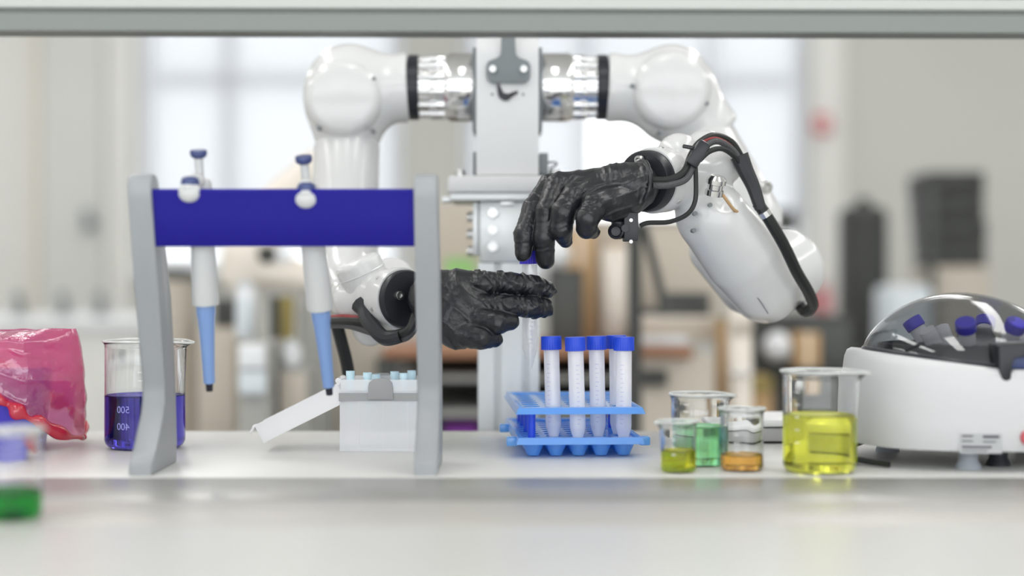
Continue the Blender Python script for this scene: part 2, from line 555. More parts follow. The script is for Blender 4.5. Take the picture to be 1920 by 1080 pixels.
# ceiling light strips (long fluorescent panels running away from the camera)
i = 0
for (x, y0, y1, lab) in ((-1.3, 0.2, 3.4, 'long ceiling light panel over the pipette stand side'), (1.3, 0.2, 3.4, 'long ceiling light panel over the centrifuge side'),
                    (0, 0.2, 1.2, 'short ceiling light panel above the front of the bench'), (-1.3, 4.2, 6.9, 'ceiling light panel near the left window'), (1.3, 4.2, 6.9, 'ceiling light panel near the right window'),
                    (-3.1, 4.2, 6.9, 'added ceiling light panel above the side counter'), (3.1, 4.2, 6.9, 'added ceiling light panel above the stacked crates'),  # outer panels out of view, added to brighten the room
                    (-3.1, 0.2, 3.4, 'added ceiling light panel along the left wall'), (3.1, 0.2, 3.4, 'added ceiling light panel along the right wall')):
    t = thing('ceiling_light', lab, 'light', (x, (y0 + y1) / 2, 2.86), group='ceiling light panels')
    b = B(); box2(b, (x - .17, y0 - .02, 2.865), (x + .17, y1 + .02, 2.9), .004); obj('light_housing', b, 'bg_white', t, True, 0)
    b = B(); box2(b, (x - .14, y0, 2.855), (x + .14, y1, 2.866)); obj('diffuser', b, 'lamp', t, True, 0)

# =================================================================== BENCH AND FRAME
t = thing('lab_bench', 'white laminate lab bench top carrying the beakers and tube rack', 'bench', (0, 1.73, 0))
b = B(); box2(b, (-1.15, 1.5, BZ - .035), (1.15, 1.954, BZ), .003); obj('worktop', b, 'bench_white', t, True)
for sx in (-1.1, 1.1):
    for y in (1.55, 1.9):
        b = B(); box2(b, (sx - .025, y - .025, 0), (sx + .025, y + .025, BZ - .035)); obj('leg', b, 'alu', t, True, 0)
t = thing('workstation_frame', 'grey aluminium profile frame with top beam and wide front sill', 'frame', (0, 1.4, 0))
yaw = Matrix.Rotation(R(0.9), 3, 'Z')
b = B()
zb = ZC + .230
# front face with a slot, upper lip added below with ceiling light in its colour
prof = [(0, 0), (0, .0165), (.003, .0180), (.003, .0195), (0, .021), (0, .0205), (.040, .0205), (.040, 0)]
prism(b, [(p[0], p[1]) for p in prof], (-1.2, 1.497, zb), (0, 1, 0), (0, 0, 1), (1, 0, 0), 2.4)
bmesh.ops.rotate(b, verts=b.verts, cent=(0, 1.5, zb), matrix=yaw)
obj('top_beam', b, 'alu_beam', t, True, 20)
b = B(); box2(b, (-1.2, 1.4955, zb + .0207), (1.2, 1.537, zb + .0318), .002); bmesh.ops.rotate(b, verts=b.verts, cent=(0, 1.5, zb), matrix=yaw); obj('beam_lit_strip', b, 'alu_lip_lit', t, True, 20)
b = B(); box2(b, (-1.2, 1.5, zb + .036), (1.2, 1.54, zb + .06)); bmesh.ops.rotate(b, verts=b.verts, cent=(0, 1.5, zb), matrix=yaw); obj('beam_cover', b, 'bg_dark', t, True, 0)
b = B(); box2(b, (-1.2, 1.345, BZ - .04), (1.2, 1.4985, BZ), .002); obj('sill_strip', b, 'sill_alu', t, True)
b = B(); box2(b, (-1.2, 1.213, BZ - .04), (1.2, 1.343, BZ), .002); obj('sill_strip', b, 'sill_beige', t, True)
for sx in (-1.19, 1.19):
    b = B(); box2(b, (sx - .02, 1.44, 0), (sx + .02, 1.48, BZ - .04)); obj('post', b, 'alu', t, True, 0)
    b = B(); box2(b, (sx - .02, 1.44, BZ), (sx + .02, 1.48, zb + .05)); obj('post', b, 'alu', t, True, 0)
t = thing('front_table', 'plain white table in the blurred foreground at the bottom edge', 'table', (0, .9, 0))
b = B(); box2(b, (-1.0, .55, BZ - .03), (1.0, 1.211, BZ), .003); obj('tabletop', b, 'bench_white', t, True)
for sx in (-.95, .95):
    for y in (.6, 1.16):
        b = B(); box2(b, (sx - .02, y - .02, 0), (sx + .02, y + .02, BZ - .03)); obj('leg', b, 'alu', t, True, 0)

# =================================================================== ROBOT
RD = 2.04
robot = thing('robot', 'white two-armed robot with chrome shoulders and black gloved hands', 'robot', (0, 2.0, 0))
def rp(name, bm, mat, parent=None, smooth=35):
    return obj(name, bm, mat, parent or robot, True, smooth)

# --- column
cf = 1.985
def cx(px, d=cf): return (px - 960) * d / F
def cz(py, d=cf): return ZC - (py - 520) * d / F
x0, x1 = cx(893), cx(1010)
b = B()
prof = []
zt = cz(62)
rr = .028
for k in range(9):
    a = k / 8 * math.pi / 2
    prof.append((rr - rr * math.sin(a), zt - rr + rr * math.cos(a)))
prof = prof[::-1]
# side profile (depth, z)
poly = [(0, cz(328)), ] + prof + [(.11, zt), (.11, cz(328))]
prism(b, poly, (x0, cf, 0), (0, 1, 0), (0, 0, 1), (1, 0, 0), x1 - x0)
column = rp('column', b, 'column_white', smooth=30)
# recess under the bracket with a cable inside
b = B()
hole = [(933, 157), (972, 157), (972, 176), (966, 186), (955, 190), (943, 189), (936, 183), (933, 175)]
prism(b, [(cx(x), cz(y)) for x, y in hole], (0, cf - .0008, 0), (1, 0, 0), (0, 0, 1), (0, 1, 0), .002)
rp('cable_opening', b, 'robot_white', column)
b = B()
cbl = [(932, 157), (937, 160), (944, 174), (952, 176), (970, 170), (972, 175), (962, 181), (952, 189), (944, 189), (936, 183), (933, 175)]
prism(b, [(cx(x), cz(y)) for x, y in cbl], (0, cf - .0025, 0), (1, 0, 0), (0, 0, 1), (0, 1, 0), .002)
rp('cable_in_opening', b, 'black_plastic', column)
b = B()
for px, py in ((923, 177), (981, 177)):
    cyl(b, (cx(px), cf + .001, cz(py)), (cx(px), cf - .0006, cz(py)), .0018, seg=10)
rp('pin_hole', b, 'bracket_grey', column)
# head bracket
half = [(12.5, 40), (12.5, 97), (14, 105), (19, 110), (27, 112), (34, 114), (39, 118), (41, 125), (41, 142), (39, 150), (34, 155), (27, 157)]
poly = [(953 - x, y) for x, y in half] + [(953 + x, y) for x, y in half[::-1]]
b = B(); prism(b, [(cx(x), cz(y)) for x, y in poly], (0, cf - .006, 0), (1, 0, 0), (0, 0, 1), (0, 1, 0), .005, .0008)
br = rp('head_bracket', b, 'bracket_grey')
for px in (924, 982):
    b = B(); bolt(b, (cx(px), cf - .006, cz(131)), (0, -1, 0), .0045, .005); rp('screw', b, 'steel', br)
# side plates
for px0, px1 in ((886, 893), (1010, 1017)):
    b = B()
    box2(b, (cx(px0), cf + .012, cz(242)), (cx(px1), cf + .10, cz(86)), .001)
    rp('side_plate', b, 'bracket_grey', column)
# little edge parts above the base plate
b = B(); box2(b, (cx(887), cf + .005, cz(326)), (cx(893), cf + .05, cz(284)), .001); rp('side_bracket', b, 'bracket_grey', column)
b = B(); box2(b, (cx(1011), cf + .005, cz(326)), (cx(1028), cf + .05, cz(286)), .001); rp('side_bracket', b, 'bracket_grey', column)
b = B(); tube(b, [P(1028, 305, cf + .02), P(1040, 304, cf + .015), P(1043, 309, cf + .01), P(1030, 316, cf + .01)], .0012, 6); rp('short_wire', b, 'cable_black', column)
# base plate
b = B(); box2(b, (cx(840), cf - .012, cz(362)), (cx(1068), cf + .14, cz(330)), .004); bp = rp('base_plate', b, 'column_white')
b = B(); box2(b, (cx(845), cf - .006, cz(376)), (cx(1062), cf + .13, cz(362)), .001); rp('plate_underside', b, 'alu', bp)
for px in (862, 952, 1040):
    b = B(); bolt(b, (cx(px), cf + .02, cz(330)), (0, 0, 1), .007, .009); rp('screw', b, 'steel', bp)
b = B(); box2(b, (cx(828), cf + .0, cz(379)), (cx(845), cf + .03, cz(368)), .001); rp('clip', b, 'alu', bp)
# neck gearbox plate with bolts
b = B(); box2(b, (cx(898), cf + .005, cz(493)), (cx(1008), cf + .11, cz(376)), .004); nk = rp('neck_plate', b, 'alu')
for py in (399, 431, 463):
    b = B(); bolt(b, P(924, py, cf + .005), (0, -1, 0), .0065, .005); rp('bolt', b, 'steel', nk)
    b = B(); bolt(b, P(889, py + 8, cf + .05), (-1, 0, 0), .0065, .009); rp('bolt', b, 'steel', nk)
b = B(); box2(b, (cx(886), cf + .012, cz(478)), (cx(897), cf + .09, cz(378)), .001); rp('neck_side_plate', b, 'alu', nk)
b = B(); box2(b, (cx(938), cf + .001, cz(386)), (cx(965), cf + .006, cz(377)), .001); rp('tab', b, 'steel', nk)
# aluminium profile lower column
b = B()
X0, X1 = cx(896), cx(1011)
wch = X1 - X0
poly = [(0, 0), (wch * .26, 0), (wch * .26, .012), (wch * .38, .012), (wch * .38, 0), (wch * .72, 0), (wch * .72, .012), (wch * .84, .012), (wch * .84, 0), (wch, 0), (wch, .1), (0, .1)]
prism(b, poly, (X0, cf + .008, 0.05), (1, 0, 0), (0, 1, 0), (0, 0, 1), cz(493) - .05)
lc = rp('lower_column', b, 'alu', smooth=0)
b = B(); box2(b, (-.3, 1.98, 0), (.3, 2.5, .05), .005); rp('floor_base', b, 'bg_dark')

# --- shoulder drives (mirror images)
def shoulder(sg, xs):
    """xs: pixel x of column side, big end, small end, ring end, flange end"""
    z = cz(164, RD); y = RD
    X = lambda px: (px - 960) * RD / F
    s = RD / F
    b = B(); r = 64 * s
    L = abs(X(xs[1]) - X(xs[0]))
    lathe(b, [(0, 0), (r * .97, 0), (r, .002), (r, L - .006), (r * .93, L), (0, L)], (X(xs[0]), y, z), (sg, 0, 0), 64)
    dr = rp('shoulder_drive', b, 'chrome')
    b = B(); L2 = abs(X(xs[2]) - X(xs[1])); r2 = 52 * s
    lathe(b, [(r2 * .8, 0), (r2, 0), (r2, L2 * .30), (r2 * .95, L2 * .32), (r2 * .95, L2 * .5), (r2 * .99, L2 * .52), (r2 * .99, L2), (r2 * .8, L2)], (X(xs[1]), y, z), (sg, 0, 0), 64)
    rp('drive_neck', b, 'chrome', dr)
    for k in range(12):
        a = (k + .5) / 12 * 2 * math.pi
        c = Vector((X(xs[1]), y + 53 * s * math.cos(a), z + 53 * s * math.sin(a)))
        b = B(); cyl(b, c, c + Vector((sg * L2 * .62, 0, 0)), 7.5 * s, seg=14, rnd=.0012)
        cyl(b, c + Vector((sg * L2 * .62, 0, 0)), c + Vector((sg * L2, 0, 0)), 4.5 * s, seg=12)
        rp('drive_bolt', b, 'chrome', dr)
    b = B(); L3 = abs(X(xs[3]) - X(xs[2])); r3 = 61 * s
    lathe(b, [(0, 0), (r3 * .96, 0), (r3, .0015), (r3, L3), (0, L3)], (X(xs[2]), y, z), (sg, 0, 0), 64)
    rg = rp('shoulder_ring', b, 'black_ring')
    for k in range(10):
        a = k / 10 * 2 * math.pi + .2
        c = Vector((X(xs[2]), y + 54 * s * math.cos(a), z + 54 * s * math.sin(a)))
        b = B(); bolt(b, c, (-sg, 0, 0), 3.5 * s, .0035); rp('ring_bolt', b, 'steel', rg)
shoulder(-1, (892, 836, 787, 767))
shoulder(1, (1012, 1073, 1118, 1138))

s = RD / F
# --- left shoulder housing
S = P(655, 178, RD)
g = SDF(P(555, 300, RD) - Vector((0, .09, 0)), P(775, 60, RD) + Vector((0, .09, 0)), .0024)
g.add(g.ell(S, (86 * s, 84 * s, 96 * s)))
g.add(g.cyl(P(653, 190, RD), P(650, 272, RD), 64 * s, .006, 57 * s), .02)
g.add(g.cyl(P(680, 168, RD), P(767, 164, RD), 58 * s, .004, 66 * s), .018)
me = g.mesh('shoulder_housing')
lsh = mesh_obj('shoulder_housing', me, 'robot_white', robot, True, 180)
def capdisc(parent, px, py, rpx, screws):
    c = P(px, py, RD); c.y = RD - 84 * s
    b = B(); r = rpx * s
    c0 = Vector((c.x, RD - .02, c.z))
    L = c0.y - c.y - .002
    lathe(b, [(0, 0), (r * 1.02, 0), (r * 1.02, L * .45), (r * .97, L * .75), (r * .88, L * .93), (r * .75, L), (r * .3, L + .0015), (0, L + .002)], c0, (0, -1, 0), 64)
    cd = rp('joint_cover', b, 'robot_white', parent)
    return cd
lc1 = capdisc(lsh, 650, 190, 71, None)
def screws_on(parent, pts, d):
    for px, py in pts:
        b = B(); cyl(b, P(px, py, d), P(px, py, d) + Vector((0, .03, 0)), .0024, seg=12); rp('screw', b, 'bracket_grey', parent)
screws_on(lsh, ((597, 143), (701, 147), (596, 240), (698, 244)), RD - .052)
# left upper arm
b = B()
A = P(651, 268, RD); Bt = P(645, 480, 2.0)
L = (Bt - A).length; r = 62 * s
lathe(b, [(0, 0), (r * .88, 0), (r * .985, .004), (r, .008), (r, L * .35), (r * .98, L * .6), (r * 1.03, L), (0, L)], A, Bt - A, 56)
rp('upper_arm', b, 'robot_white')

# left elbow / forearm / wrist
g = SDF(P(560, 690, 1.95) - Vector((0, .20, 0)), P(800, 430, 1.95) + Vector((0, .12, 0)), .0024)
g.add(g.chain([PR(648, 460, 1.99, 58), PR(650, 520, 1.93, 46), PR(666, 560, 1.86, 44)], .01))
g.add(g.chain([PR(664, 556, 1.85, 44), PR(716, 558, 1.805, 56)]), .012)
g.add(g.cyl(P(735, 522, 1.86), P(742, 497, 1.85), 36 * .00061, .008), .01)
g.add(g.chain([PR(652, 562, 1.82, 26), PR(668, 588, 1.82, 26)]), .016)
g.add(g.chain([PR(700, 606, 1.86, 40), PR(694, 615, 1.85, 34)]), .012)
fa = mesh_obj('forearm', g.mesh('forearm'), 'robot_white', robot, True, 180)
A = P(694, 545, 1.815); Bt = P(668, 488, 1.81)
b = B(); cyl(b, A, Bt, 45 * .0006, rnd=.006, seg=48); jc = rp('joint_cover', b, 'robot_white', fa)
b = B()
ax_ = (Bt - A).normalized(); u_, v_, a_ = basis(ax_)
c_ = A + ax_ * .022
tube(b, [c_ + (u_ * math.cos(k / 24 * 2 * math.pi) + v_ * math.sin(k / 24 * 2 * math.pi)) * 45.1 * .0006 for k in range(25)], .0008, 6, 2, False); rp('seam_ring', b, 'alu', fa)
nL = Vector((0.60, -0.80, 0.02)).normalized()
c = P(757, 561, 1.770)
b = B(); r = 60 * .00059
lathe(b, [(0, -.028), (r * .98, -.028), (r, -.02), (r, -.004), (r * .97, 0), (0, 0)], c, nL, 56); wr = rp('wrist_ring', b, 'robot_white', fa)
b = B(); r = 55 * .00059
lathe(b, [(0, 0), (r, 0), (r, .006), (r * .95, .0085), (r * .6, .009), (0, .009)], c, nL, 56); wd = rp('wrist_flange', b, 'black_plastic')
u_, v_, a_ = basis(nL)
b = B(); bolt(b, c + nL * .0088 + Vector((nL.y, -nL.x, 0)).normalized() * .0125 + Vector((0, 0, .004)), nL, .005, .004); rp('screw', b, 'steel', wd)
b = B(); cyl(b, c + nL * .008 + Vector((.010, 0, 0)), c + nL * .03 + Vector((.03, 0, 0)), r * .55, r * .55, seg=32); rp('wrist_neck', b, 'black_plastic', wd)
for k in range(6):
    a = k / 6 * 2 * math.pi + .3
    b = B(); cc = c - nL * .012 + (u_ * math.cos(a) + v_ * math.sin(a)) * 60 * .00059
    cyl(b, cc, cc + (u_ * math.cos(a) + v_ * math.sin(a)) * .0008, .0025, seg=10); rp('ring_screw', b, 'steel', wr)
# left harness
def cable(name, pts, r, mat, parent=None, seg=10):
    b = B(); tube(b, [P(*p) for p in pts], r, seg); return rp(name, b, mat, parent)
cable('cable', [(600, 604, 1.84), (650, 602, 1.80), (690, 606, 1.775), (722, 628, 1.755), (765, 620, 1.735), (780, 590, 1.735)], .0055, 'cable_black', fa)
cable('cable', [(605, 597, 1.84), (650, 594, 1.80), (690, 600, 1.775)], .003, 'cable_red', fa)
cable('cable', [(600, 612, 1.84), (650, 610, 1.80), (700, 624, 1.77), (750, 636, 1.745), (775, 620, 1.735), (790, 590, 1.735)], .004, 'cable_grey', fa)
b = B(); tube(b, [P(674, 570, 1.785), P(685, 582, 1.778), P(694, 606, 1.765), P(722, 634, 1.748), P(752, 630, 1.74)], lambda q: .0105 - .003 * q, 10); rp('cable_tape', b, 'black_plastic', fa)
cable('cable', [(628, 596, 1.85), (640, 640, 1.86), (652, 690, 1.87), (660, 760, 1.88)], .0075, 'cable_black', fa)

# --- right shoulder housing
S = P(1258, 174, RD)
g = SDF(P(1130, 330, RD) - Vector((0, .09, 0)), P(1410, 60, RD) + Vector((0, .09, 0)), .0024)
g.add(g.ell(S, (83 * s, 84 * s, 91 * s)))
g.add(g.cyl(P(1268, 190, RD), P(1345, 262, RD), 70 * s, .008, 58 * s), .02)
g.add(g.cyl(P(1215, 168, RD), P(1138, 164, RD), 58 * s, .004, 66 * s), .018)
rsh = mesh_obj('shoulder_housing', g.mesh('shoulder_housing'), 'robot_white', robot, True, 180)
capdisc(rsh, 1254, 176, 72, None)
screws_on(rsh, ((1275, 107), (1186, 160), (1326, 194), (1238, 248)), RD - .052)
b = B()
A = P(1316, 255, RD); Bt = P(1422, 445, 1.97)
L = (Bt - A).length; r = 60 * s
lathe(b, [(0, 0), (r * .9, 0), (r, .006), (r * 1.02, L * .5), (r * 1.02, L * .9), (r * .8, L), (0, L)], A, Bt - A, 56)
rp('upper_arm', b, 'robot_white')
# right forearm and elbow
g = SDF(P(1220, 640, 1.88) - Vector((0, .16, 0)), P(1570, 225, 1.88) + Vector((0, .14, 0)), .0026)
g.add(g.chain([PR(1338, 412, 1.795, 66), PR(1392, 480, 1.825, 73), PR(1432, 535, 1.85, 64)]))
g.add(g.cyl(P(1408, 545, 1.86), P(1494, 490, 1.925), 74 * .00063, .018), .018)
g.add(g.chain([PR(1338, 470, 1.90, 46), PR(1400, 540, 1.92, 50)]), .01)
g.add(g.chain([PR(1262, 340, 1.775, 50), PR(1300, 338, 1.79, 48), PR(1325, 392, 1.80, 58)]), .012)
g.add(g.chain([PR(1272, 292, 1.80, 42), PR(1290, 310, 1.80, 42)]), .006)
g.add(g.chain([PR(1322, 288, 1.83, 44), PR(1330, 320, 1.83, 44)]), .006)
g.add(g.chain([PR(1340, 322, 1.80, 44), PR(1356, 312, 1.80, 36)]), .006)
# pocket in the forearm top
g.cut(g.chain([PR(1366, 372, 1.750, 27), PR(1384, 330, 1.752, 34)]), .003)
fr = mesh_obj('forearm', g.mesh('forearm'), 'robot_white', robot, True, 180)
b = B(); lathe(b, [(0, 0), (.010, 0), (.010, .006), (.0085, .007), (.0085, .012), (.011, .013), (.011, .018), (.007, .022), (0, .022)], P(1338, 366, 1.735), (0.15, -.3, 1), 20); rp('connector', b, 'chrome', fr)
cable('thin_wire', [(1345, 352, 1.735), (1360, 372, 1.74), (1375, 392, 1.755), (1385, 398, 1.77)], .0018, 'bg_tan', fr)
screws_on(fr, ((1304, 400), (1332, 384), (1302, 432)), 1.752)
b = B(); tube(b, [P(1412, 548, 1.807), P(1426, 566, 1.812), P(1440, 588, 1.822)], .0006, 6); rp('seam', b, 'bracket_grey', fr)
nR = Vector((-0.62, -0.77, -0.10)).normalized()
c = P(1219, 339, 1.758)
b = B(); r = 62 * .00059
lathe(b, [(0, -.035), (r * .9, -.035), (r, -.026), (r, -.004), (r * .97, 0), (0, 0)], c, nR, 56); wr = rp('wrist_ring', b, 'robot_white', fr)
b = B(); r = 57 * .00059
lathe(b, [(0, 0), (r, 0), (r, .012), (r * .95, .0148), (r * .6, .0155), (0, .0155)], c, nR, 56); wd = rp('wrist_flange', b, 'black_plastic')
b = B(); bolt(b, P(1205, 299, 1.745) + nR * .004, nR, .0048, .006); rp('screw', b, 'steel', wd)
b = B(); cyl(b, c + nR * .014 + Vector((-.004, 0, -.006)), c + nR * .035 + Vector((-.015, 0, -.006)), r * .6, r * .55, seg=32); rp('wrist_neck', b, 'black_plastic', wd)
u_, v_, a_ = basis(nR)
for k in range(6):
    a = k / 6 * 2 * math.pi + .3
    b = B(); cc = c - nR * .014 + (u_ * math.cos(a) + v_ * math.sin(a)) * 62 * .00059
    cyl(b, cc, cc + (u_ * math.cos(a) + v_ * math.sin(a)) * .0008, .003, seg=10); rp('ring_screw', b, 'steel', wr)
# right harness
cable('cable', [(1222, 338, 1.715), (1255, 337, 1.712), (1283, 322, 1.715), (1297, 290, 1.73), (1312, 268, 1.745), (1340, 255, 1.76), (1372, 268, 1.77), (1392, 300, 1.775)], .0042, 'cable_black', fr)
cable('cable', [(1318, 266, 1.742), (1342, 259, 1.752), (1370, 273, 1.762), (1388, 300, 1.77)], .0016, 'cable_red', fr)
cable('cable', [(1226, 348, 1.712), (1255, 347, 1.708), (1287, 335, 1.712), (1304, 300, 1.725), (1322, 275, 1.74), (1345, 265, 1.75), (1372, 280, 1.762), (1392, 308, 1.77)], .0036, 'cable_grey', fr)
cable('cable', [(1312, 300, 1.728), (1330, 284, 1.738), (1354, 279, 1.75), (1376, 293, 1.762), (1395, 318, 1.77)], .003, 'cable_black', fr)
cable('cable', [(1303, 300, 1.722), (1305, 340, 1.715), (1303, 378, 1.712), (1288, 402, 1.712), (1255, 416, 1.712), (1215, 418, 1.71), (1200, 424, 1.71)], .0026, 'cable_black', fr)
b = B(); box(b, P(1308, 289, 1.722), (.014, .020, .030), .003, Matrix.Rotation(R(32), 3, 'Y')); box(b, P(1292, 276, 1.722), (.014, .006, .004), .001, Matrix.Rotation(R(10), 3, 'Y')); rp('cable_clamp', b, 'black_plastic', fr)
b = B(); tube(b, [P(1386, 292, 1.772), P(1397, 318, 1.772), P(1412, 350, 1.772), P(1426, 392, 1.772)], lambda t: .0105 - .004 * t, 10); rp('cable_tape', b, 'black_plastic', fr)
cable('cable', [(1420, 380, 1.772), (1442, 412, 1.775), (1470, 460, 1.785), (1494, 510, 1.80), (1516, 548, 1.82), (1524, 572, 1.84), (1510, 583, 1.86), (1494, 566, 1.90)], .0066, 'cable_black', fr)
b = B(); tube(b, [P(1432, 396, 1.770), P(1438, 405, 1.771)], .0075, 10); rp('cable_collar', b, 'steel', fr)
b = B(); bolt(b, P(1434, 352, 1.93), (0.6, -1, 0), .008, .006); rp('bolt', b, 'steel', fr)
# wrist camera
b = B(); pbox(b, 1170, 1197, 398, 452, 1.70, .03, .0015); wc = rp('wrist_camera', b, 'black_plastic')
b = B(); pbox(b, 1148, 1172, 402, 448, 1.708, .02, .004); rp('camera_body', b, 'black_plastic', wc)
b = B(); lathe(b, [(0, 0), (.0085, 0), (.0085, .006), (.0065, .007), (.005, .005), (0, .004)], P(1156, 434, 1.708), (-.2, -1, 0), 24); rp('lens', b, 'black_ring', wc)
b = B(); cyl(b, P(1172, 428, 1.70), P(1172, 428, 1.694), .004, seg=16); rp('knob', b, 'black_ring', wc)
for py in (413, 453):
    b = B(); bolt(b, P(1183, py, 1.70), (0, -1, 0), .002, .002); rp('screw', b, 'steel', wc)

# --- gloves
def folds(g, c, axis, amp, lam, ph, warp=1.0):
    """long creases running along 'axis' around c"""
    u, v, a = basis(axis)
    p = (g.X - c[0]) * v.x + (g.Y - c[1]) * v.y + (g.Z - c[2]) * v.z
    q = (g.X - c[0]) * a.x + (g.Y - c[1]) * a.y + (g.Z - c[2]) * a.z
    x = p / lam * math.pi + ph + warp * np.sin(q * 70 + ph) + 0.7 * np.sin(p * 160 + q * 50)
    return amp * (1 - np.abs(np.sin(x))) ** 2

# right image hand (fingers down, pinching the tube)
g = SDF(P(950, 520, 1.74) - Vector((0, .085, 0)), P(1250, 280, 1.74) + Vector((0, .06, 0)), .00115)
W = PR(1182, 350, 1.730, 38)
palm = g.chain([W, PR(1120, 345, 1.742, 27), PR(1032, 347, 1.758, 22)], .006)
for ch in ([W, PR(1120, 348, 1.735, 27), PR(1050, 346, 1.738, 24)],
           [W, PR(1130, 362, 1.722, 27), PR(1080, 364, 1.713, 24)],
           [PR(1182, 362, 1.728, 34), PR(1150, 378, 1.705, 26), PR(1116, 384, 1.692, 25)],
           [PR(1188, 374, 1.725, 24), PR(1165, 394, 1.71, 20), PR(1140, 402, 1.70, 13)]):
    palm = smin(palm, g.chain(ch, .006), .007)
palm = palm - folds(g, P(1130, 350, 1.72), P(1080, 400, 1.70) - P(1200, 330, 1.70), .0013, .011, .6)
for ch in ([PR(1194, 348, 1.730, 42), PR(1155, 347, 1.730, 41)],):
    cu_ = g.chain(ch)
    palm = smin(palm, cu_ - folds(g, P(1200, 350, 1.72), (0, 0.2, 1), .0012, .009, 1.5), .005)
g.add(palm)
FW = (.0010, .0075)
g.add(g.chain([PR(1030, 350, 1.758, 22), PR(1000, 392, 1.735, 21), PR(984, 440, 1.722, 20), PR(981, 474, 1.721, 16)], .003, (.0010, .013, .3)), .003)
g.add(g.chain([PR(1045, 350, 1.735, 24), PR(1026, 395, 1.715, 20), PR(1020, 445, 1.714, 20), PR(1023, 488, 1.722, 17)], .003, (.0010, .014, 1.3)), .0012)
g.add(g.chain([PR(1078, 366, 1.712, 24), PR(1056, 398, 1.697, 22), PR(1052, 430, 1.700, 21), PR(1060, 452, 1.712, 13)], .003, (.0010, .012, 2.1)), .0012)
g.add(g.chain([PR(1116, 386, 1.692, 25), PR(1101, 410, 1.682, 21), PR(1100, 428, 1.688, 19), PR(1113, 436, 1.702, 12)], .003, (.0010, .012, 2.9)), .0012)
g.add(g.chain([PR(1120, 370, 1.76, 24), PR(1055, 400, 1.785, 20), PR(1018, 440, 1.782, 18), PR(998, 474, 1.771, 16)], .003, (.0006, .012, .9)), .003)
# rolled cuff edge
axc = (P(1222, 342, 1.752) - P(1165, 348, 1.737)).normalized()
uu, vv, _ = basis(Vector((.88, .42, -.20)))
cc = P(1196, 347, 1.728)
ring = [(cc + (uu * math.cos(k / 20 * 2 * math.pi) + vv * math.sin(k / 20 * 2 * math.pi)) * (.0262 + .0012 * math.sin(3 * k / 20 * 6.28)), .0022) for k in range(21)]
g.add(g.chain(ring), .003)
gl = mesh_obj('glove', g.mesh('glove', 1), 'glove_black', robot, True, 180)
gl['label'] = 'black glove hand pointing down and pinching a tube cap'
# left image hand (index and middle finger straight)
g = SDF(P(760, 680, 1.74) - Vector((0, .085, 0)), P(1070, 485, 1.74) + Vector((0, .06, 0)), .00115)
W = PR(826, 560, 1.730, 48)
palm = g.chain([W, PR(860, 540, 1.722, 34), PR(900, 533, 1.718, 23)], .006)
for ch in ([W, PR(860, 566, 1.712, 34), PR(902, 570, 1.710, 22)],
           [W, PR(850, 590, 1.708, 32), PR(892, 596, 1.705, 25)],
           [PR(828, 572, 1.728, 44), PR(845, 612, 1.71, 32), PR(868, 624, 1.705, 27)],
           [PR(850, 600, 1.715, 30), PR(856, 628, 1.71, 26)]):
    palm = smin(palm, g.chain(ch, .006), .008)
palm = palm - folds(g, P(870, 570, 1.70), P(920, 620, 1.70) - P(850, 520, 1.70), .0012, .014, .2)
g.add(palm)
g.add(g.chain([PR(815, 560, 1.737, 49), PR(832, 558, 1.728, 48)]) - folds(g, P(820, 560, 1.72), (0, .1, 1), .001, .008, .4), .006)
g.add(g.chain([PR(900, 531, 1.716, 23), PR(958, 531, 1.714, 20), PR(1003, 537, 1.716, 19.5), PR(1025, 543, 1.720, 17)], .002, (.0030, .0085, .3)), .0012)
g.add(g.chain([PR(905, 572, 1.708, 21), PR(958, 574, 1.704, 19), PR(1000, 576, 1.710, 19.5), PR(1020, 578, 1.716, 17)], .002, (.0026, .0085, 1.7)), .0010)
g.add(g.chain([PR(892, 597, 1.703, 24), PR(932, 605, 1.694, 21), PR(958, 603, 1.700, 16)], .003, (.0012, .012, 2.2)), .0012)
g.add(g.chain([PR(866, 624, 1.703, 27), PR(902, 633, 1.694, 22), PR(928, 636, 1.702, 15)], .003, (.0012, .013, 1.2)), .0012)
g.add(g.chain([PR(850, 545, 1.755, 24), PR(920, 545, 1.787, 20), PR(970, 548, 1.778, 18), PR(990, 550, 1.770, 15)], .003, (.0006, .012, .9)), .003)
gl = mesh_obj('glove', g.mesh('glove', 1), 'glove_black', robot, True, 180)
gl['label'] = 'black glove hand with two fingers straight out'

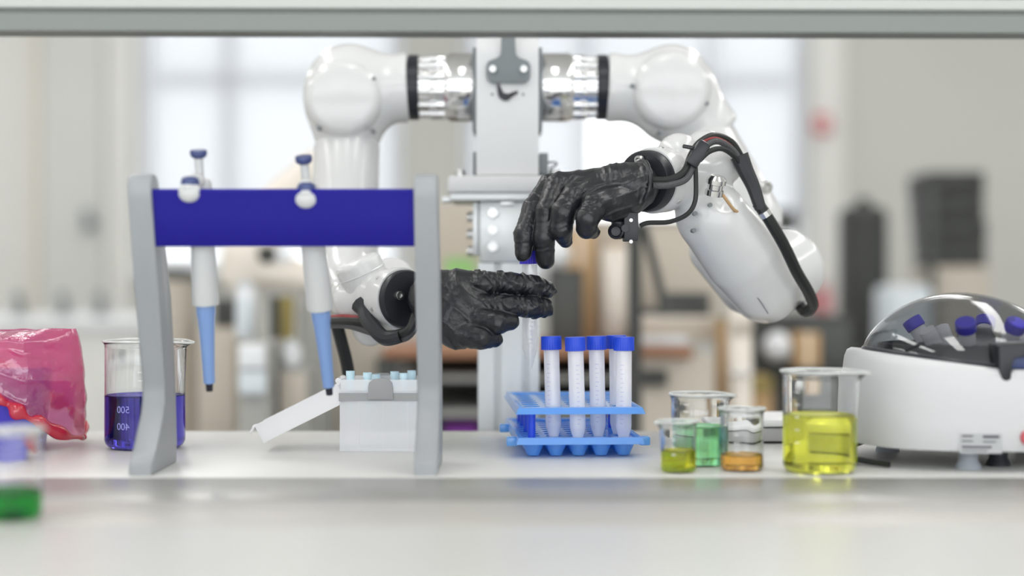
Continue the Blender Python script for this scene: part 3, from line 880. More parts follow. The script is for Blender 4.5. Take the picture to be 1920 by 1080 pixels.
# =================================================================== TUBES AND RACK
def tube_proto(name, mat_body, mat_cap, label, group=None, ex=0.0):
    t = thing(name, label, 'tube', group=group)
    b = B(); r = .0083
    o_ = [(.0012, 0), (.0022, .0008), (.0035, .006), (r - .0003, .0225), (r, .025), (r, .104 + ex)]
    lathe(b, [(0, 0)] + o_ + [(r - .0011, .104 + ex)], (0, 0, 0), (0, 0, 1), 32)
    obj('tube_body', b, mat_body, t)
    b = B(); rc = .0109
    seg = 60
    rings = lathe(b, [(rc * .80, .1045 + ex), (rc, .1045 + ex), (rc, .1178 + ex), (rc * .96, .1188 + ex), (0, .1188 + ex)], (0, 0, 0), (0, 0, 1), seg)
    for ring_ in rings[1:3]:
        for k, v_ in enumerate(ring_):
            if k % 2:
                v_.co.x *= .965; v_.co.y *= .965
    obj('screw_cap', b, mat_cap, t, smooth=25)
    b = B()
    for k in range(14):
        z = .028 + k * .0047
        n = 5 if k % 2 else 3
        for j in range(n):
            a0 = -math.pi / 2 - .35 + j * .09; a1 = a0 + .09
            rr = r + .00012
            vs_ = [b.verts.new((rr * math.cos(a), rr * math.sin(a), zz)) for a, zz in ((a0, z), (a1, z), (a1, z + .0005), (a0, z + .0005))]
            b.faces.new(vs_)
    obj('graduation_marks', b, 'mark_violet', t)
    b = B()
    a0, a1 = -math.pi / 2 + .25, -math.pi / 2 + .75
    for j in range(5):
        p0 = a0 + (a1 - a0) * j / 5; p1 = a0 + (a1 - a0) * (j + 1) / 5; rr = r + .00012
        b.faces.new([b.verts.new((rr * math.cos(a), rr * math.sin(a), zz)) for a, zz in ((p0, .045), (p1, .045), (p1, .085), (p0, .085))])
    obj('writing_patch', b, 'lid_pp', t)
    return t

# rack
RK = thing('tube_rack', 'light blue plastic tube rack with two open trays on the bench', 'rack', (.0645, 1.775, BZ), (0, 0, R(3.2)))
NW, ND = 5, 9
PIT = .0238
RWX, RDY = .126, .232
def rack_tray(z, th, holes_r, name, flange=.006):
    """plate with round openings: built as a grid of square cells each with a ring cut out"""
    b = B()
    nx, ny = NW, ND
    px_, py_ = PIT, PIT
    x0 = -nx * px_ / 2; y0 = -ny * py_ / 2
    K = 16
    for zz in (z, z + th):
        for i_ in range(nx):
            for j_ in range(ny):
                cx_ = x0 + (i_ + .5) * px_; cy_ = y0 + (j_ + .5) * py_
                inner, outer = [], []
                for k in range(K):
                    a = k / K * 2 * math.pi
                    inner.append(b.verts.new((cx_ + holes_r * math.cos(a), cy_ + holes_r * math.sin(a), zz)))
                    m = max(abs(math.cos(a)), abs(math.sin(a)))
                    outer.append(b.verts.new((cx_ + px_ / 2 * math.cos(a) / m, cy_ + py_ / 2 * math.sin(a) / m, zz)))
                for k in range(K):
                    b.faces.new((inner[k], inner[(k + 1) % K], outer[(k + 1) % K], outer[k]))
                if zz == z:
                    low = inner
                    up = [b.verts.new((v.co.x, v.co.y, z + th)) for v in inner]
                    for k in range(K):
                        b.faces.new((low[k], low[(k + 1) % K], up[(k + 1) % K], up[k]))
    bmesh.ops.remove_doubles(b, verts=b.verts, dist=1e-5)
    # rim
    for sx in (-1, 1):
        box(b, (sx * (RWX / 2 - .0016), 0, z + th / 2), (.0052, RDY, th + .004), .0008)
    for sy in (-1, 1):
        box(b, (0, sy * (RDY / 2 - .004), z + th / 2), (RWX - .0084, .0085, th + .004), .0008)
    return obj(name, b, 'rack_blue', RK)
rack_tray(.0475, .003, .0092, 'upper_tray')
# flared skirt of the upper tray
b = B()
def skirt(b, z0, z1, e0, e1, th=.0015):
    def ringv(e, z): return [b.verts.new((sx * (RWX / 2 + e), sy * (RDY / 2 + e), z)) for sx, sy in ((-1, -1), (1, -1), (1, 1), (-1, 1))]
    a_, b_, c_, d_ = ringv(e0, z0), ringv(e1, z1), ringv(e1 - th, z1), ringv(e0 - th, z0)
    for p, q in ((a_, b_), (b_, c_), (c_, d_), (d_, a_)):
        for k in range(4):
            b.faces.new((p[k], p[(k + 1) % 4], q[(k + 1) % 4], q[k]))
skirt(b, .0460, .0525, .0045, .0015)
obj('upper_rim', b, 'rack_blue', RK)
rack_tray(.0165, .0025, .0088, 'lower_tray')
b = B(); skirt(b, .0145, .0215, .0035, .0015); obj('lower_rim', b, 'rack_blue', RK)
# conical wells under the lower tray
b = B(); lathe(b, [(.0112, .0), (.0108, -.004), (.0062, -.0145), (.0040, -.0150), (0, -.0150)], (0, 0, 0), (0, 0, 1), 14)
lathe(b, [(.0100, .0), (.0097, -.004), (.0054, -.0138), (0, -.0140)], (0, 0, 0), (0, 0, 1), 14)
well = None
for j_ in range(ND):
    for i_ in range(NW):
        pos = (-NW * PIT / 2 + (i_ + .5) * PIT, -ND * PIT / 2 + (j_ + .5) * PIT, .0158)
        if well is None:
            well = obj('well', b, 'rack_blue', RK); o = well
        else:
            o = well.copy(); C.objects.link(o); o.parent = RK
        o.location = pos
for (x, y) in ((-.058, -.085), (-.058, -.02), (-.058, .045), (-.058, .105), (.058, -.085), (.058, .02), (.058, .105)):
    b = B(); cyl(b, (x * .84, y, .0185), (x * .84, y, .0480), .0042, seg=16); obj('post', b, 'post_blue', RK)
for (x, y, sx) in ((-.0665, -.09, -1), (-.0665, .06, -1), (.0665, -.09, 1)):
    b = B(); box(b, (x + sx * .0035, y, .0155), (.011, .016, .009), .0012); obj('connector_tab', b, 'rack_blue', RK)

def rack_spot(i_, j_):
    v = Vector((-NW * PIT / 2 + (i_ + .5) * PIT, -ND * PIT / 2 + (j_ + .5) * PIT, .0062))
    return RK.matrix_basis @ v if False else Matrix.Translation(RK.location) @ Matrix.Rotation(R(3.2), 4, 'Z') @ v
proto = tube_proto('centrifuge_tube', 'tube_pp', 'cap_blue', 'x', 'blue capped tubes in the rack')
spots = ((1, 1, 1.6, 'blue capped tube standing apart at the near left of the rack'),
         (2, 0, 1.8, 'blue capped tube second from left in the rack, slightly tilted'),
         (3, 1, 1.2, 'blue capped tube third from left in the rack'),
         (4, 0, -.2, 'rightmost front blue capped tube in the rack'),
         (4, 2, 1.0, 'blue capped tube half hidden behind the rightmost one'))
for n_, (i_, j_, tilt, lab) in enumerate(spots):
    o = proto if n_ == 0 else copy_tree(proto)
    o.location = rack_spot(i_, j_)
    o.rotation_euler = (0, R(-tilt), R(n_ * 37 % 50 - 20))
    o['label'] = lab
th_ = tube_proto('held_tube', 'tube_clear', 'cap_violet', 'clear empty tube with violet cap held by the two gloved hands', ex=.0102)
q_ = P(994, 692, 1.747); th_.location = q_; th_.rotation_euler = (0, R(-.3), R(20))

# =================================================================== BEAKERS
def beaker(label, c, r, h, liq, mat, spout, marks=None, n=64, group=None):
    t = thing('beaker', label, 'beaker', (c.x, c.y, BZ), group=group)
    b = B(); wt = .0014
    rb = min(.010, r * .25)
    prof = [(0, 0.0002), (r - rb, 0.0002)]
    for k in range(1, 7):
        a = k / 6 * math.pi / 2
        prof.append((r - rb + rb * math.sin(a), .0002 + rb - rb * math.cos(a)))
    prof += [(r, h * .5), (r, h - .006), (r + .0006, h - .003), (r + .0022, h - .0008), (r + .0024, h - .0002), (r + .0018, h), (r + .0008, h - .0004), (r - wt + .0004, h - .004), (r - wt, h - .008), (r - wt, h * .5)]
    for k in range(6, 0, -1):
        a = k / 6 * math.pi / 2
        prof.append((r - rb + (rb - wt) * math.sin(a), .0002 + rb - (rb - wt) * math.cos(a) + .0004))
    prof += [(r - rb, .0024), (0, .0024)]
    rings = lathe(b, prof, (0, 0, 0), (0, 0, 1), n)
    for ring_ in rings:
        for v in ring_:
            z = v.co.z
            if z > h - .014:
                a = math.atan2(v.co.y, v.co.x)
                da = (a - spout + math.pi) % (2 * math.pi) - math.pi
                wgt = math.exp(-(da / .33) ** 2) * ((z - (h - .014)) / .014) ** 1.6
                rad = math.hypot(v.co.x, v.co.y)
                nr = rad + wgt * r * .30
                v.co.x *= nr / rad; v.co.y *= nr / rad
                v.co.z -= wgt * .0015
    rimpts = [v.co.copy() for v in rings[[k for k, p_ in enumerate(prof) if abs(p_[1] - h) < 1e-9][0]]]
    obj('glass_wall', b, 'glass', t, smooth=60)
    b = B(); tube(b, [p_ + Vector((0, 0, .0002)) for p_ in rimpts + rimpts[:1]], .0013, 8, 1, False); obj('rim', b, 'rim_glint', t, smooth=180)
    # liquid
    b = B(); rl = r - wt + .0003
    prof = [(0, .0021), (r - rb, .0021)]
    for k in range(1, 7):
        a = k / 6 * math.pi / 2
        prof.append((r - rb + (rb - wt + .0003) * math.sin(a), .0021 + (rb - wt) - (rb - wt) * math.cos(a)))
    prof += [(rl, liq + .0012), (rl - .001, liq + .0004), (rl - .003, liq), (0, liq)]
    lathe(b, prof, (0, 0, 0), (0, 0, 1), n)
    obj('liquid', b, mat, t, smooth=60)
    if marks:
        for kind, ang, z, size, mm, mirror in marks:
            if kind == '-':
                b = B(); rr = r + .0002
                for j in range(4):
                    a0 = ang + j * size / r / 4; a1 = ang + (j + 1) * size / r / 4
                    b.faces.new([b.verts.new((rr * math.cos(a), rr * math.sin(a), zz)) for a, zz in ((a0, z), (a1, z), (a1, z + .0009), (a0, z + .0009))])
                obj('graduation_mark', b, mm, t)
            else:
                me = text_mesh(kind, size)
                rr = r + .0002
                for v in me.vertices:
                    x = -v.co.x if mirror else v.co.x
                    a = ang + x / r
                    rz = rr + v.co.z
                    z_ = z + v.co.y
                    v.co = (rz * math.cos(a), rz * math.sin(a), z_)
                mesh_obj('lettering', me, mm, t, smooth=0)
    return t
HALF = -math.pi / 2
def bc(px, d): return Vector(((px - 960) * d / F, d, BZ))
beaker('tall beaker of deep violet liquid behind the left stand leg', bc(272, 1.765), .0438, .1175, .0575, 'liq_purple', R(-18),
       [('500', HALF - .33, .0445, .0105, 'print_lilac', True), ('400', HALF - .33, .0262, .0105, 'print_lilac', True)] +
       [('-', HALF + .05, .012 + k * .0091, .006, 'print_white', False) for k in range(7, 10)])
beaker('largest yellow beaker beside the centrifuge', bc(1537, 1.545), .0355, .0972, .0548, 'liq_yellow', R(-25),
       [('-', HALF - .9, .030 + k * .012, .005, 'print_white', False) for k in range(5)])
beaker('beaker of green liquid behind the small yellow and orange ones', bc(1310, 1.602), .0272, .0708, .0385, 'liq_green', R(-10),
       [('100ml', HALF - .1, .054, .0075, 'print_white', False), ('-', HALF - .7, .0545, .006, 'print_white', False), ('-', HALF - .7, .0475, .006, 'print_white', False), ('-', HALF - .7, .0615, .006, 'print_white', False)])
beaker('small beaker holding a little orange liquid', bc(1391, 1.556), .0208, .0600, .0150, 'liq_orange', R(60),
       [('-', HALF - .5, .02 + k * .008, .005, 'print_white', False) for k in range(4)])
beaker('smallest beaker with yellow liquid, its spout to the left', bc(1272, 1.541), .0170, .0490, .0205, 'liq_olive', R(195),
       [('-', HALF - .5, .018 + k * .007, .004, 'print_white', False) for k in range(4)])
beaker('blurred foreground beaker with dark green liquid at the left edge', bc(14, 1.245), .0262, .0690, .0210, 'liq_dgreen', R(120),
       [('-', HALF - .5, .02 + k * .01, .005, 'print_white', False) for k in range(4)])

# =================================================================== PIPETTE STAND
ST = thing('pipette_stand', 'grey pipette stand with two angled legs and blue cross panel', 'stand', (-.24, 1.56, BZ))
def leg(xin, wid):
    """side panel: profile in depth/height, extruded across x"""
    b = B()
    z = lambda v: BZ + v
    prof = [(1.512, 0.0), (1.512, .008), (1.517, .014), (1.535, .022), (1.566, .052), (1.574, .066), (1.574, .085),
            (1.538, .180), (1.510, .262), (1.508, .275), (1.512, .283), (1.520, .286), (1.532, .286), (1.540, .282),
            (1.600, .170), (1.616, .100), (1.626, .020), (1.626, 0.0)]
    prism(b, [(y, z(h)) for y, h in prof], (xin, 0, 0), (0, 1, 0), (0, 0, 1), (1, 0, 0), wid, .0025)
    o = obj('leg', b, 'stand_grey', ST, True, 40)
    b = B(); box2(b, (xin + .004, 1.520, BZ - .0), (xin + wid - .004, 1.622, BZ + .0006)); 
    b.free()
    return o
leg(-.3630, .0225)
leg(-.0930, .0225)
b = B()
xa, xb = -.3415, -.0925
prof = [(1.516, .2715), (1.513, .2690), (1.521, .245), (1.528, .2190), (1.530, .2170), (1.534, .2180), (1.527, .245), (1.519, .2700)]
prism(b, [(y, BZ + h) for y, h in prof], (xa, 0, 0), (0, 1, 0), (0, 0, 1), (1, 0, 0), xb - xa, 0)
obj('cross_panel', b, 'stand_blue', ST, True, 30)

def pipette(name, label, top, tip, hook_dx):
    """top = plunger button centre, tip = nozzle end (world)"""
    top = Vector(top); tip = Vector(tip)
    t = thing(name, label, 'pipette', tip, group='pipettes hanging on the stand')
    ax = (tip - top).normalized(); L = (tip - top).length
    k = L / .236
    def at(f): return top + ax * (f * L)
    def lt(nm, prof, mat, par=t, seg=32):
        b = B(); lathe(b, [(r_ * k, q * L) for r_, q in prof], top, ax, seg); return obj(nm, b, mat, par, True)
    lt('plunger_button', [(0, 0), (.0074, 0), (.0080, .004), (.0080, .020), (.0068, .028), (.0045, .034), (0, .034)], 'pip_navy')
    lt('plunger_rod', [(0, .03), (.0042, .03), (.0042, .11), (.0055, .115), (.0055, .14), (0, .14)], 'pip_grey')
    lt('body', [(0, .12), (.0095, .12), (.0115, .14), (.0115, .40), (.0122, .50), (.0130, .615), (.0126, .632), (0, .632)], 'pip_grey')
    lt('shaft', [(0, .62), (.0088, .62), (.0092, .66), (.0080, .70), (.0070, .78), (.0062, .86), (.0055, .965), (0, .965)], 'pip_blue')
    lt('nozzle', [(0, .96), (.0038, .96), (.0032, 1.0), (0, 1.0)], 'pip_black')
    # finger hook reaching over the panel to the front and the ejector button
    c = at(.145)
    b = B()
    pts = [c, c + Vector((hook_dx * .4, -.012, .004)), c + Vector((hook_dx, -.022, -.002)), c + Vector((hook_dx, -.026, -.008))]
    tube(b, pts, lambda q: .0075 + .0016 * q, 16, 6)
    bmesh.ops.create_uvsphere(b, u_segments=20, v_segments=12, radius=.0100, matrix=Matrix.Translation(c + Vector((hook_dx, -.026, -.0075))) @ Matrix.Diagonal((1.1, .7, 1.0, 1)))
    obj('finger_hook', b, 'pip_grey', t, True, 60)
    b = B(); cc = c + Vector((hook_dx, -.023, -.001))
    lathe(b, [(0, 0), (.0085, 0), (.0088, .003), (.0080, .0068), (.005, .0085), (0, .0088)], cc, (0.05, -.15, 1), 24)
    obj('ejector_button', b, 'pip_navy', t, True)
pipette('pipette', 'left pipette hanging nearest the violet beaker', P(372, 281, 1.535), P(393, 733, 1.585), -.005)
pipette('pipette', 'right pipette hanging over the open tip box lid', P(569, 292, 1.535), P(618, 740, 1.600), .002)

# =================================================================== TIP BOX
TB = thing('tip_box', 'translucent pipette tip box with its lid hanging open', 'box', (-.145, 1.77, BZ))
d0 = 1.722; xl = P(637, 848, d0).x; xr = P(800, 848, d0).x; dp = .075
zt = P(700, 712, d0).z
def openbox(b, lo, hi, bottom=True):
    x0, y0, z0 = lo; x1, y1, z1 = hi
    lo_ = [b.verts.new(p) for p in ((x0, y0, z0), (x1, y0, z0), (x1, y1, z0), (x0, y1, z0))]
    hi_ = [b.verts.new(p) for p in ((x0, y0, z1), (x1, y0, z1), (x1, y1, z1), (x0, y1, z1))]
    for k in range(4): b.faces.new((lo_[k], lo_[(k + 1) % 4], hi_[(k + 1) % 4], hi_[k]))
    if bottom: b.faces.new(lo_[::-1])
def shell(b, lo, hi, th):
    x0, y0, z0 = lo; x1, y1, z1 = hi
    box2(b, (x0, y0, z0), (x1, y0 + th, z1), .0004, 1); box2(b, (x0, y1 - th, z0), (x1, y1, z1), .0004, 1)
    box2(b, (x0, y0 + th, z0), (x0 + th, y1 - th, z1)); box2(b, (x1 - th, y0 + th, z0), (x1, y1 - th, z1))
    box2(b, (x0 + th, y0 + th, z0), (x1 - th, y1 - th, z0 + th))
b = B(); openbox(b, (xl, d0, BZ + .0003), (xr, d0 + dp, P(0, 752, d0).z)); obj('box_base', b, 'box_pp', TB, True, 0)
b = B()
zi = P(0, 752, d0).z
for f_ in (.22, .5, .78):
    x = xl + (xr - xl) * f_
    box2(b, (x - .0005, d0 - .0006, BZ + .004), (x + .0005, d0, zi - .002))
box2(b, (xl + .012, d0 - .0008, BZ), (xr - .012, d0, BZ + .0035))
obj('rib', b, 'lid_pp', TB, True, 0)
b = B(); zj = P(0, 737, d0).z
box2(b, (xl - .001, d0 - .001, zi), (xr + .001, d0 + .0016, zj)); box2(b, (xl - .001, d0 + dp - .0016, zi), (xr + .001, d0 + dp + .001, zj))
box2(b, (xl - .001, d0 + .0016, zi), (xl + .0016, d0 + dp - .0016, zj)); box2(b, (xr - .0016, d0 + .0016, zi), (xr + .001, d0 + dp - .0016, zj))
obj('grey_band', b, 'clasp_grey', TB, True, 0)
z7 = P(0, 737, d0).z
b = B()
# collar above the band: rounded upper edge
x0, y0, x1, y1 = xl, d0, xr, d0 + dp
openbox(b, (x0 + .001, y0, z7), (x1 - .001, y1, zt), False)
obj('collar', b, 'box_pp', TB, True, 0)
b = B(); box2(b, (x0 + .0035, y0 + .0035, zt - .012), (x1 - .0035, y1 - .0035, zt - .0105)); obj('tip_plate', b, 'box_pp', TB, True, 0)
# clasp tab
b = B()
pl = [(690, 749), (690, 728), (692, 717), (700, 711), (714, 709), (728, 711), (735, 717), (737, 728), (737, 749)]
prism(b, [(P(x, 0, d0 - .003).x, P(0, y, d0 - .003).z) for x, y in pl], (0, d0 - .0032, 0), (1, 0, 0), (0, 0, 1), (0, 1, 0), .002, .0005)
obj('clasp', b, 'clasp_grey', TB, True, 30)
pl = [(698, 704), (702, 699), (716, 698), (717, 704)]
b = B(); prism(b, [(P(x, 0, d0 + dp).x, P(0, y, d0 + dp).z - .001) for x, y in [(694, 716), (698, 704), (704, 698), (728, 698), (734, 704), (738, 716)]], (0, d0 + dp + .0018, 0), (1, 0, 0), (0, 0, 1), (0, 1, 0), .002, .0003)
obj('clasp', b, 'clasp_grey', TB, True, 30)
# hinge + open lid
H0 = Vector((xl - .001, 0, zt - .003))
for yy in (d0 + .012, d0 + .05):
    b = B(); cyl(b, (xl - .003, yy, zt - .002), (xl - .003, yy + .014, zt - .002), .0032, seg=14); obj('hinge', b, 'lid_pp', TB, True)
lidA = P(634, 722, d0); lidB = P(478, 800, d0)
dirl = (lidB - lidA); dirl.y = 0; LL = dirl.length; dirl.normalize()
nrm = Vector((dirl.z, 0, -dirl.x))
if nrm.z > 0: nrm = -nrm
b = B()
def lidbox(u0, u1, n0, n1, ya, yb):
    vs_ = []
    for u, n in ((u0, n0), (u1, n0), (u1, n1), (u0, n1)):
        p = lidA + dirl * u + nrm * n
        vs_.append((p.x, p.z))
    prism(b, vs_, (0, ya, 0), (1, 0, 0), (0, 0, 1), (0, 1, 0), yb - ya)
th = .0016; LH = .020
lidbox(0, LL, LH - th, LH, d0, d0 + dp)
lidbox(0, LL, 0, LH - th, d0, d0 + th); lidbox(0, LL, 0, LH - th, d0 + dp - th, d0 + dp)
lidbox(0, th, 0, LH - th, d0 + th, d0 + dp - th); lidbox(LL - th, LL, 0, LH - th, d0 + th, d0 + dp - th)
lidbox(-.002, LL + .002, -.0015, 0, d0 - .0015, d0 + .0022); lidbox(-.002, LL + .002, -.0015, 0, d0 + dp - .0022, d0 + dp + .0015)
ld = obj('lid', b, 'lid_pp', TB, True, 0)
b = B()
p0 = lidA + dirl * LL; 
tube(b, [Vector((p0.x, d0 + .02, p0.z)), Vector((p0.x - .004, d0 + .02, p0.z - .001)), Vector((p0.x - .006, d0 + .02, p0.z - .005)), Vector((p0.x - .009, d0 + .02, p0.z - .009))], .0014, 8); obj('lid_catch', b, 'lid_pp', ld, True)
# tips
tip0 = None
for n_, (px, dd, up) in enumerate(((657, .012, 698), (689, .012, 701), (740, .05, 699), (757, .028, 702), (772, .062, 697), (705, .064, 704))):
    d = d0 + dd
    top = P(px, up, d) + Vector((0, 0, .0015))
    if tip0 is None:
        t = thing('pipette_tip', 'x', 'pipette tip', group='pale blue tips standing in the tip box')
        b = B(); lathe(b, [(.0030, 0), (.0044, 0), (.0042, -.010), (.0034, -.024), (.0009, -.055), (.0003, -.055), (.0026, -.02), (.0034, -.001)], (0, 0, 0), (0, 0, 1), 20)
        tb_ = obj('tip_body', b, 'tip_blue', t)
        b = B(); lathe(b, [(.0036, -.0), (.0048, -.0), (.0048, -.0055), (.0036, -.0055)], (0, 0, 0), (0, 0, 1), 20); obj('tip_collar', b, 'tip_blue', t)
        tip0 = t
    else:
        t = copy_tree(tip0)
    t.location = top
    t['label'] = ('leftmost pale blue tip standing in the tip box', 'pale blue tip left of the grey clasp', 'pale blue tip just right of the grey clasp', 'low pale blue tip second from right in the box', 'tallest pale blue tip nearest the right stand leg', 'pale blue tip behind the grey clasp')[n_]

# =================================================================== BAG AND BLUE BIN
t = thing('blue_bin', 'deep blue plastic bin partly covered by the pink bag', 'bin', (-.62, 1.77, BZ))
b = B()
xr_ = P(76, 0, 1.70).x
z0 = BZ
ang = R(12)
rotb = Matrix.Rotation(ang, 3, 'Z')
cb = Vector((xr_ - .098, 1.762, BZ + .0525))
lo_, hi_ = [], []
for z_, e in ((0, -.006), (.084, 0)):
    ring_ = []
    for sx, sy in ((-1, -1), (1, -1), (1, 1), (-1, 1)):
        p = rotb @ Vector((sx * (.085 + e), sy * (.055 + e), 0))
        ring_.append(b.verts.new((cb.x + p.x, cb.y + p.y, BZ + z_)))
    lo_.append(ring_)
for z_, e in ((.084, -.003), (.004, -.008)):
    ring_ = []
    for sx, sy in ((-1, -1), (1, -1), (1, 1), (-1, 1)):
        p = rotb @ Vector((sx * (.085 + e), sy * (.055 + e), 0))
        ring_.append(b.verts.new((cb.x + p.x, cb.y + p.y, BZ + z_)))
    lo_.append(ring_)
for p, q in zip(lo_, lo_[1:]):
    for k in range(4): b.faces.new((p[k], p[(k + 1) % 4], q[(k + 1) % 4], q[k]))
b.faces.new(lo_[0][::-1]); b.faces.new(lo_[-1])
obj('bin_body', b, 'bin_blue', t, True, 30)
b = B()
for k, zz in enumerate((.012, .022)):
    p = [rotb @ Vector((sx * .081, sy * .051, 0)) for sx, sy in ((-1, -1), (1, -1), (1, 1))]
    for a_, c_ in zip(p, p[1:]):
        cyl(b, (cb.x + a_.x, cb.y + a_.y, BZ + zz), (cb.x + c_.x, cb.y + c_.y, BZ + zz), .0016, seg=8)
obj('bin_rib', b, 'bin_blue', t, True)

# bag: front and back sheets joined along the top and right edge
t = thing('plastic_bag', 'crumpled pink translucent plastic bag draped over the blue bin', 'bag', (-.55, 1.77, BZ))
b = B(); hem = B()
NU, NV = 90, 70
def crumple(x, z, side):
    p = Vector((x * 16, z * 16, side * 3.7))
    n1 = mnoise.noise(p); n2 = mnoise.noise(p * 2.3 + Vector((5, 1, 2))); n3 = mnoise.noise(p * 5.1)
    ridge = (1 - abs(mnoise.noise(Vector((x * 9 + z * 14, z * 5 - x * 6, side + 9)))) * 2.2)
    ridge2 = (1 - abs(mnoise.noise(Vector((x * 24 + z * 30, z * 12 - x * 20, side + 3)))) * 2.0)
    return .008 * n1 + .004 * n2 + .0018 * n3 + .006 * max(0, ridge) ** 3 + .0035 * max(0, ridge2) ** 3
def bagpt(u, v, side):
    # u: 0 left .. 1 right edge ; v: 0 top .. 1 hem
    px = -150 + u * (142 - -150) + 8 * math.sin(v * 3.0) * u
    top = 622 - 6 * u
    low = 640 + (u ** 1.3) * 185
    py = top + (low - top) * v
    edge = min(1, (1 - u) * 4.5) ** .55 * min(1, v * 7 + .12) ** .5
    d = 1.765 + side * edge * (.075 if side < 0 else .072) + .03 * u * v
    q = P(px, py, 1.765)
    q.y = d
    q.y += side * crumple(q.x, q.z, side) * (.35 + .65 * edge)
    q.x += .0022 * mnoise.noise(Vector((v * 7, side, 3))) * u
    q.z += .002 * mnoise.noise(Vector((u * 9, side, 7)))
    return q
for side in (-1, 1):
    gr = [[b.verts.new(bagpt(i_ / NU, j_ / NV, side)) for j_ in range(NV + 1)] for i_ in range(NU + 1)]
    for i_ in range(NU):
        for j_ in range(NV):
            b.faces.new((gr[i_][j_], gr[i_ + 1][j_], gr[i_ + 1][j_ + 1], gr[i_][j_ + 1]))
    pts = [bagpt(i_ / 30, 1.0, side) + Vector((0, side * .0008, .003 * mnoise.noise(Vector((i_ * .7, side, 0))))) for i_ in range(31)]
    tube(hem, pts, lambda q: .0060 + .0022 * math.sin(q * 37) + .0018 * math.sin(q * 61 + 1), 8, 4)
bmesh.ops.remove_doubles(b, verts=b.verts, dist=.0006)
o = obj('bag_film', b, 'bag_pink', t, True, 180)
obj('bag_hem', hem, 'bag_hem', t, True, 180)

# =================================================================== CENTRIFUGE
CD = 1.655; cxm = (1830 - 960) * CD / F
CT = thing('mini_centrifuge', 'white bench centrifuge with smoky domed lid at the right', 'centrifuge', (cxm, CD, BZ))
S2 = CD / F
def zrim(x):      # local x -> height of the rim (world)
    px = 1830 + x / S2
    return P(0, 655 + .13 * (px - 1622), CD).z
def supe(a, rx, ry, n=2.6):
    ca, sa = math.cos(a), math.sin(a)
    return rx * abs(ca) ** (2 / n) * (1 if ca >= 0 else -1), ry * abs(sa) ** (2 / n) * (1 if sa >= 0 else -1)
b = B()
SEG = 96
z_bot = BZ + .0185
layers = []
RX, RY = .136, .122
def crosssec(rx, ry, fz, bulge=0):
    ring_ = []
    for k in range(SEG):
        a = k / SEG * 2 * math.pi
        x, y = supe(a, rx, ry)
        ring_.append(b.verts.new((cxm + x, CD + y, fz(x))))
    layers.append(ring_)
crosssec(RX * .90, RY * .90, lambda x: z_bot)
crosssec(RX * .985, RY * .985, lambda x: z_bot + .002)
crosssec(RX, RY, lambda x: z_bot + .010)
for f_ in (.25, .5, .75):
    crosssec(RX * (1 - .02 * f_), RY * (1 - .02 * f_), lambda x, f_=f_: z_bot + .01 + (zrim(x) - .012 - z_bot - .01) * f_)
for e, dz in ((.965, -.010), (.945, -.003), (.915, -.0002), (.885, 0.0), (.868, -.001), (.862, -.004), (.855, -.03), (.80, -.055), (.4, -.06)):
    crosssec(RX * e, RY * e, lambda x, dz=dz: max(zrim(x) + dz, z_bot + .012))
for p, q in zip(layers, layers[1:]):
    for k in range(SEG): b.faces.new((p[k], p[(k + 1) % SEG], q[(k + 1) % SEG], q[k]))
b.faces.new(layers[0][::-1]); b.faces.new(layers[-1])
body = obj('body', b, 'cent_white', CT, True, 50)
# dark bowl lining
b = B(); layers = []
for e, dz in ((.850, -.002), (.845, -.02), (.80, -.045), (.74, -.052), (.3, -.0525)):
    crosssec(RX * e, RY * e, lambda x, dz=dz: zrim(x) + dz)
for p, q in zip(layers, layers[1:]):
    for k in range(SEG): b.faces.new((p[k], p[(k + 1) % SEG], q[(k + 1) % SEG], q[k]))
b.faces.new(layers[-1])
for e, dz in ():
    pass
obj('bowl', b, 'bowl_dark', CT, True, 60)
# dome lid
b = B(); layers = []
RDm = .115; HD = 131 * S2
RYd = .104
for shell_, th in ((0, 0), (1, .002)):
    prev = None
    for j in range(19):
        rr = math.cos(j / 18 * math.pi / 2)
        hh = (1 - rr * rr) ** .70
        ring_ = []
        for k in range(SEG):
            a = k / SEG * 2 * math.pi
            x = (RDm - th) * rr * math.cos(a); y = (RYd - th) * rr * math.sin(a)
            ring_.append(b.verts.new((cxm + x, CD + y, zrim(x) + .0005 + (HD - th) * hh)))
        if j == 18:
            v0 = b.verts.new((cxm, CD, zrim(0) + .0005 + (HD - th)))
            for k in range(SEG): b.faces.new((prev[k], prev[(k + 1) % SEG], v0))
            for v in ring_: b.verts.remove(v)
        elif prev:
            for k in range(SEG): b.faces.new((prev[k], prev[(k + 1) % SEG], ring_[(k + 1) % SEG], ring_[k]))
        prev = ring_
lid = obj('dome_lid', b, 'dome_smoke', CT, True, 180)
b = B()
pts = []
for k in range(49):
    a = k / 48 * 2 * math.pi
    x = (RDm - .001) * math.cos(a); y = (RYd - .001) * math.sin(a)
    pts.append(Vector((cxm + x, CD + y, zrim(x) + .001)))
tube(b, pts, .0026, 8, 2, False)
obj('lid_seal', b, 'bowl_dark', lid, True)
b = B(); zg = ZC - .0677
lathe(b, [(.100, -.05), (.100, -.002), (.099, 0), (.0965, 0), (.0955, -.002), (.0955, -.05)], (cxm, CD, zg), (0, 0, 1), 64)
for v in b.verts: v.co.z = max(v.co.z, zrim(v.co.x - cxm) - .02); v.co.y = CD + (v.co.y - CD) * .9
obj('inner_guard', b, 'bowl_dark', CT, True, 40)
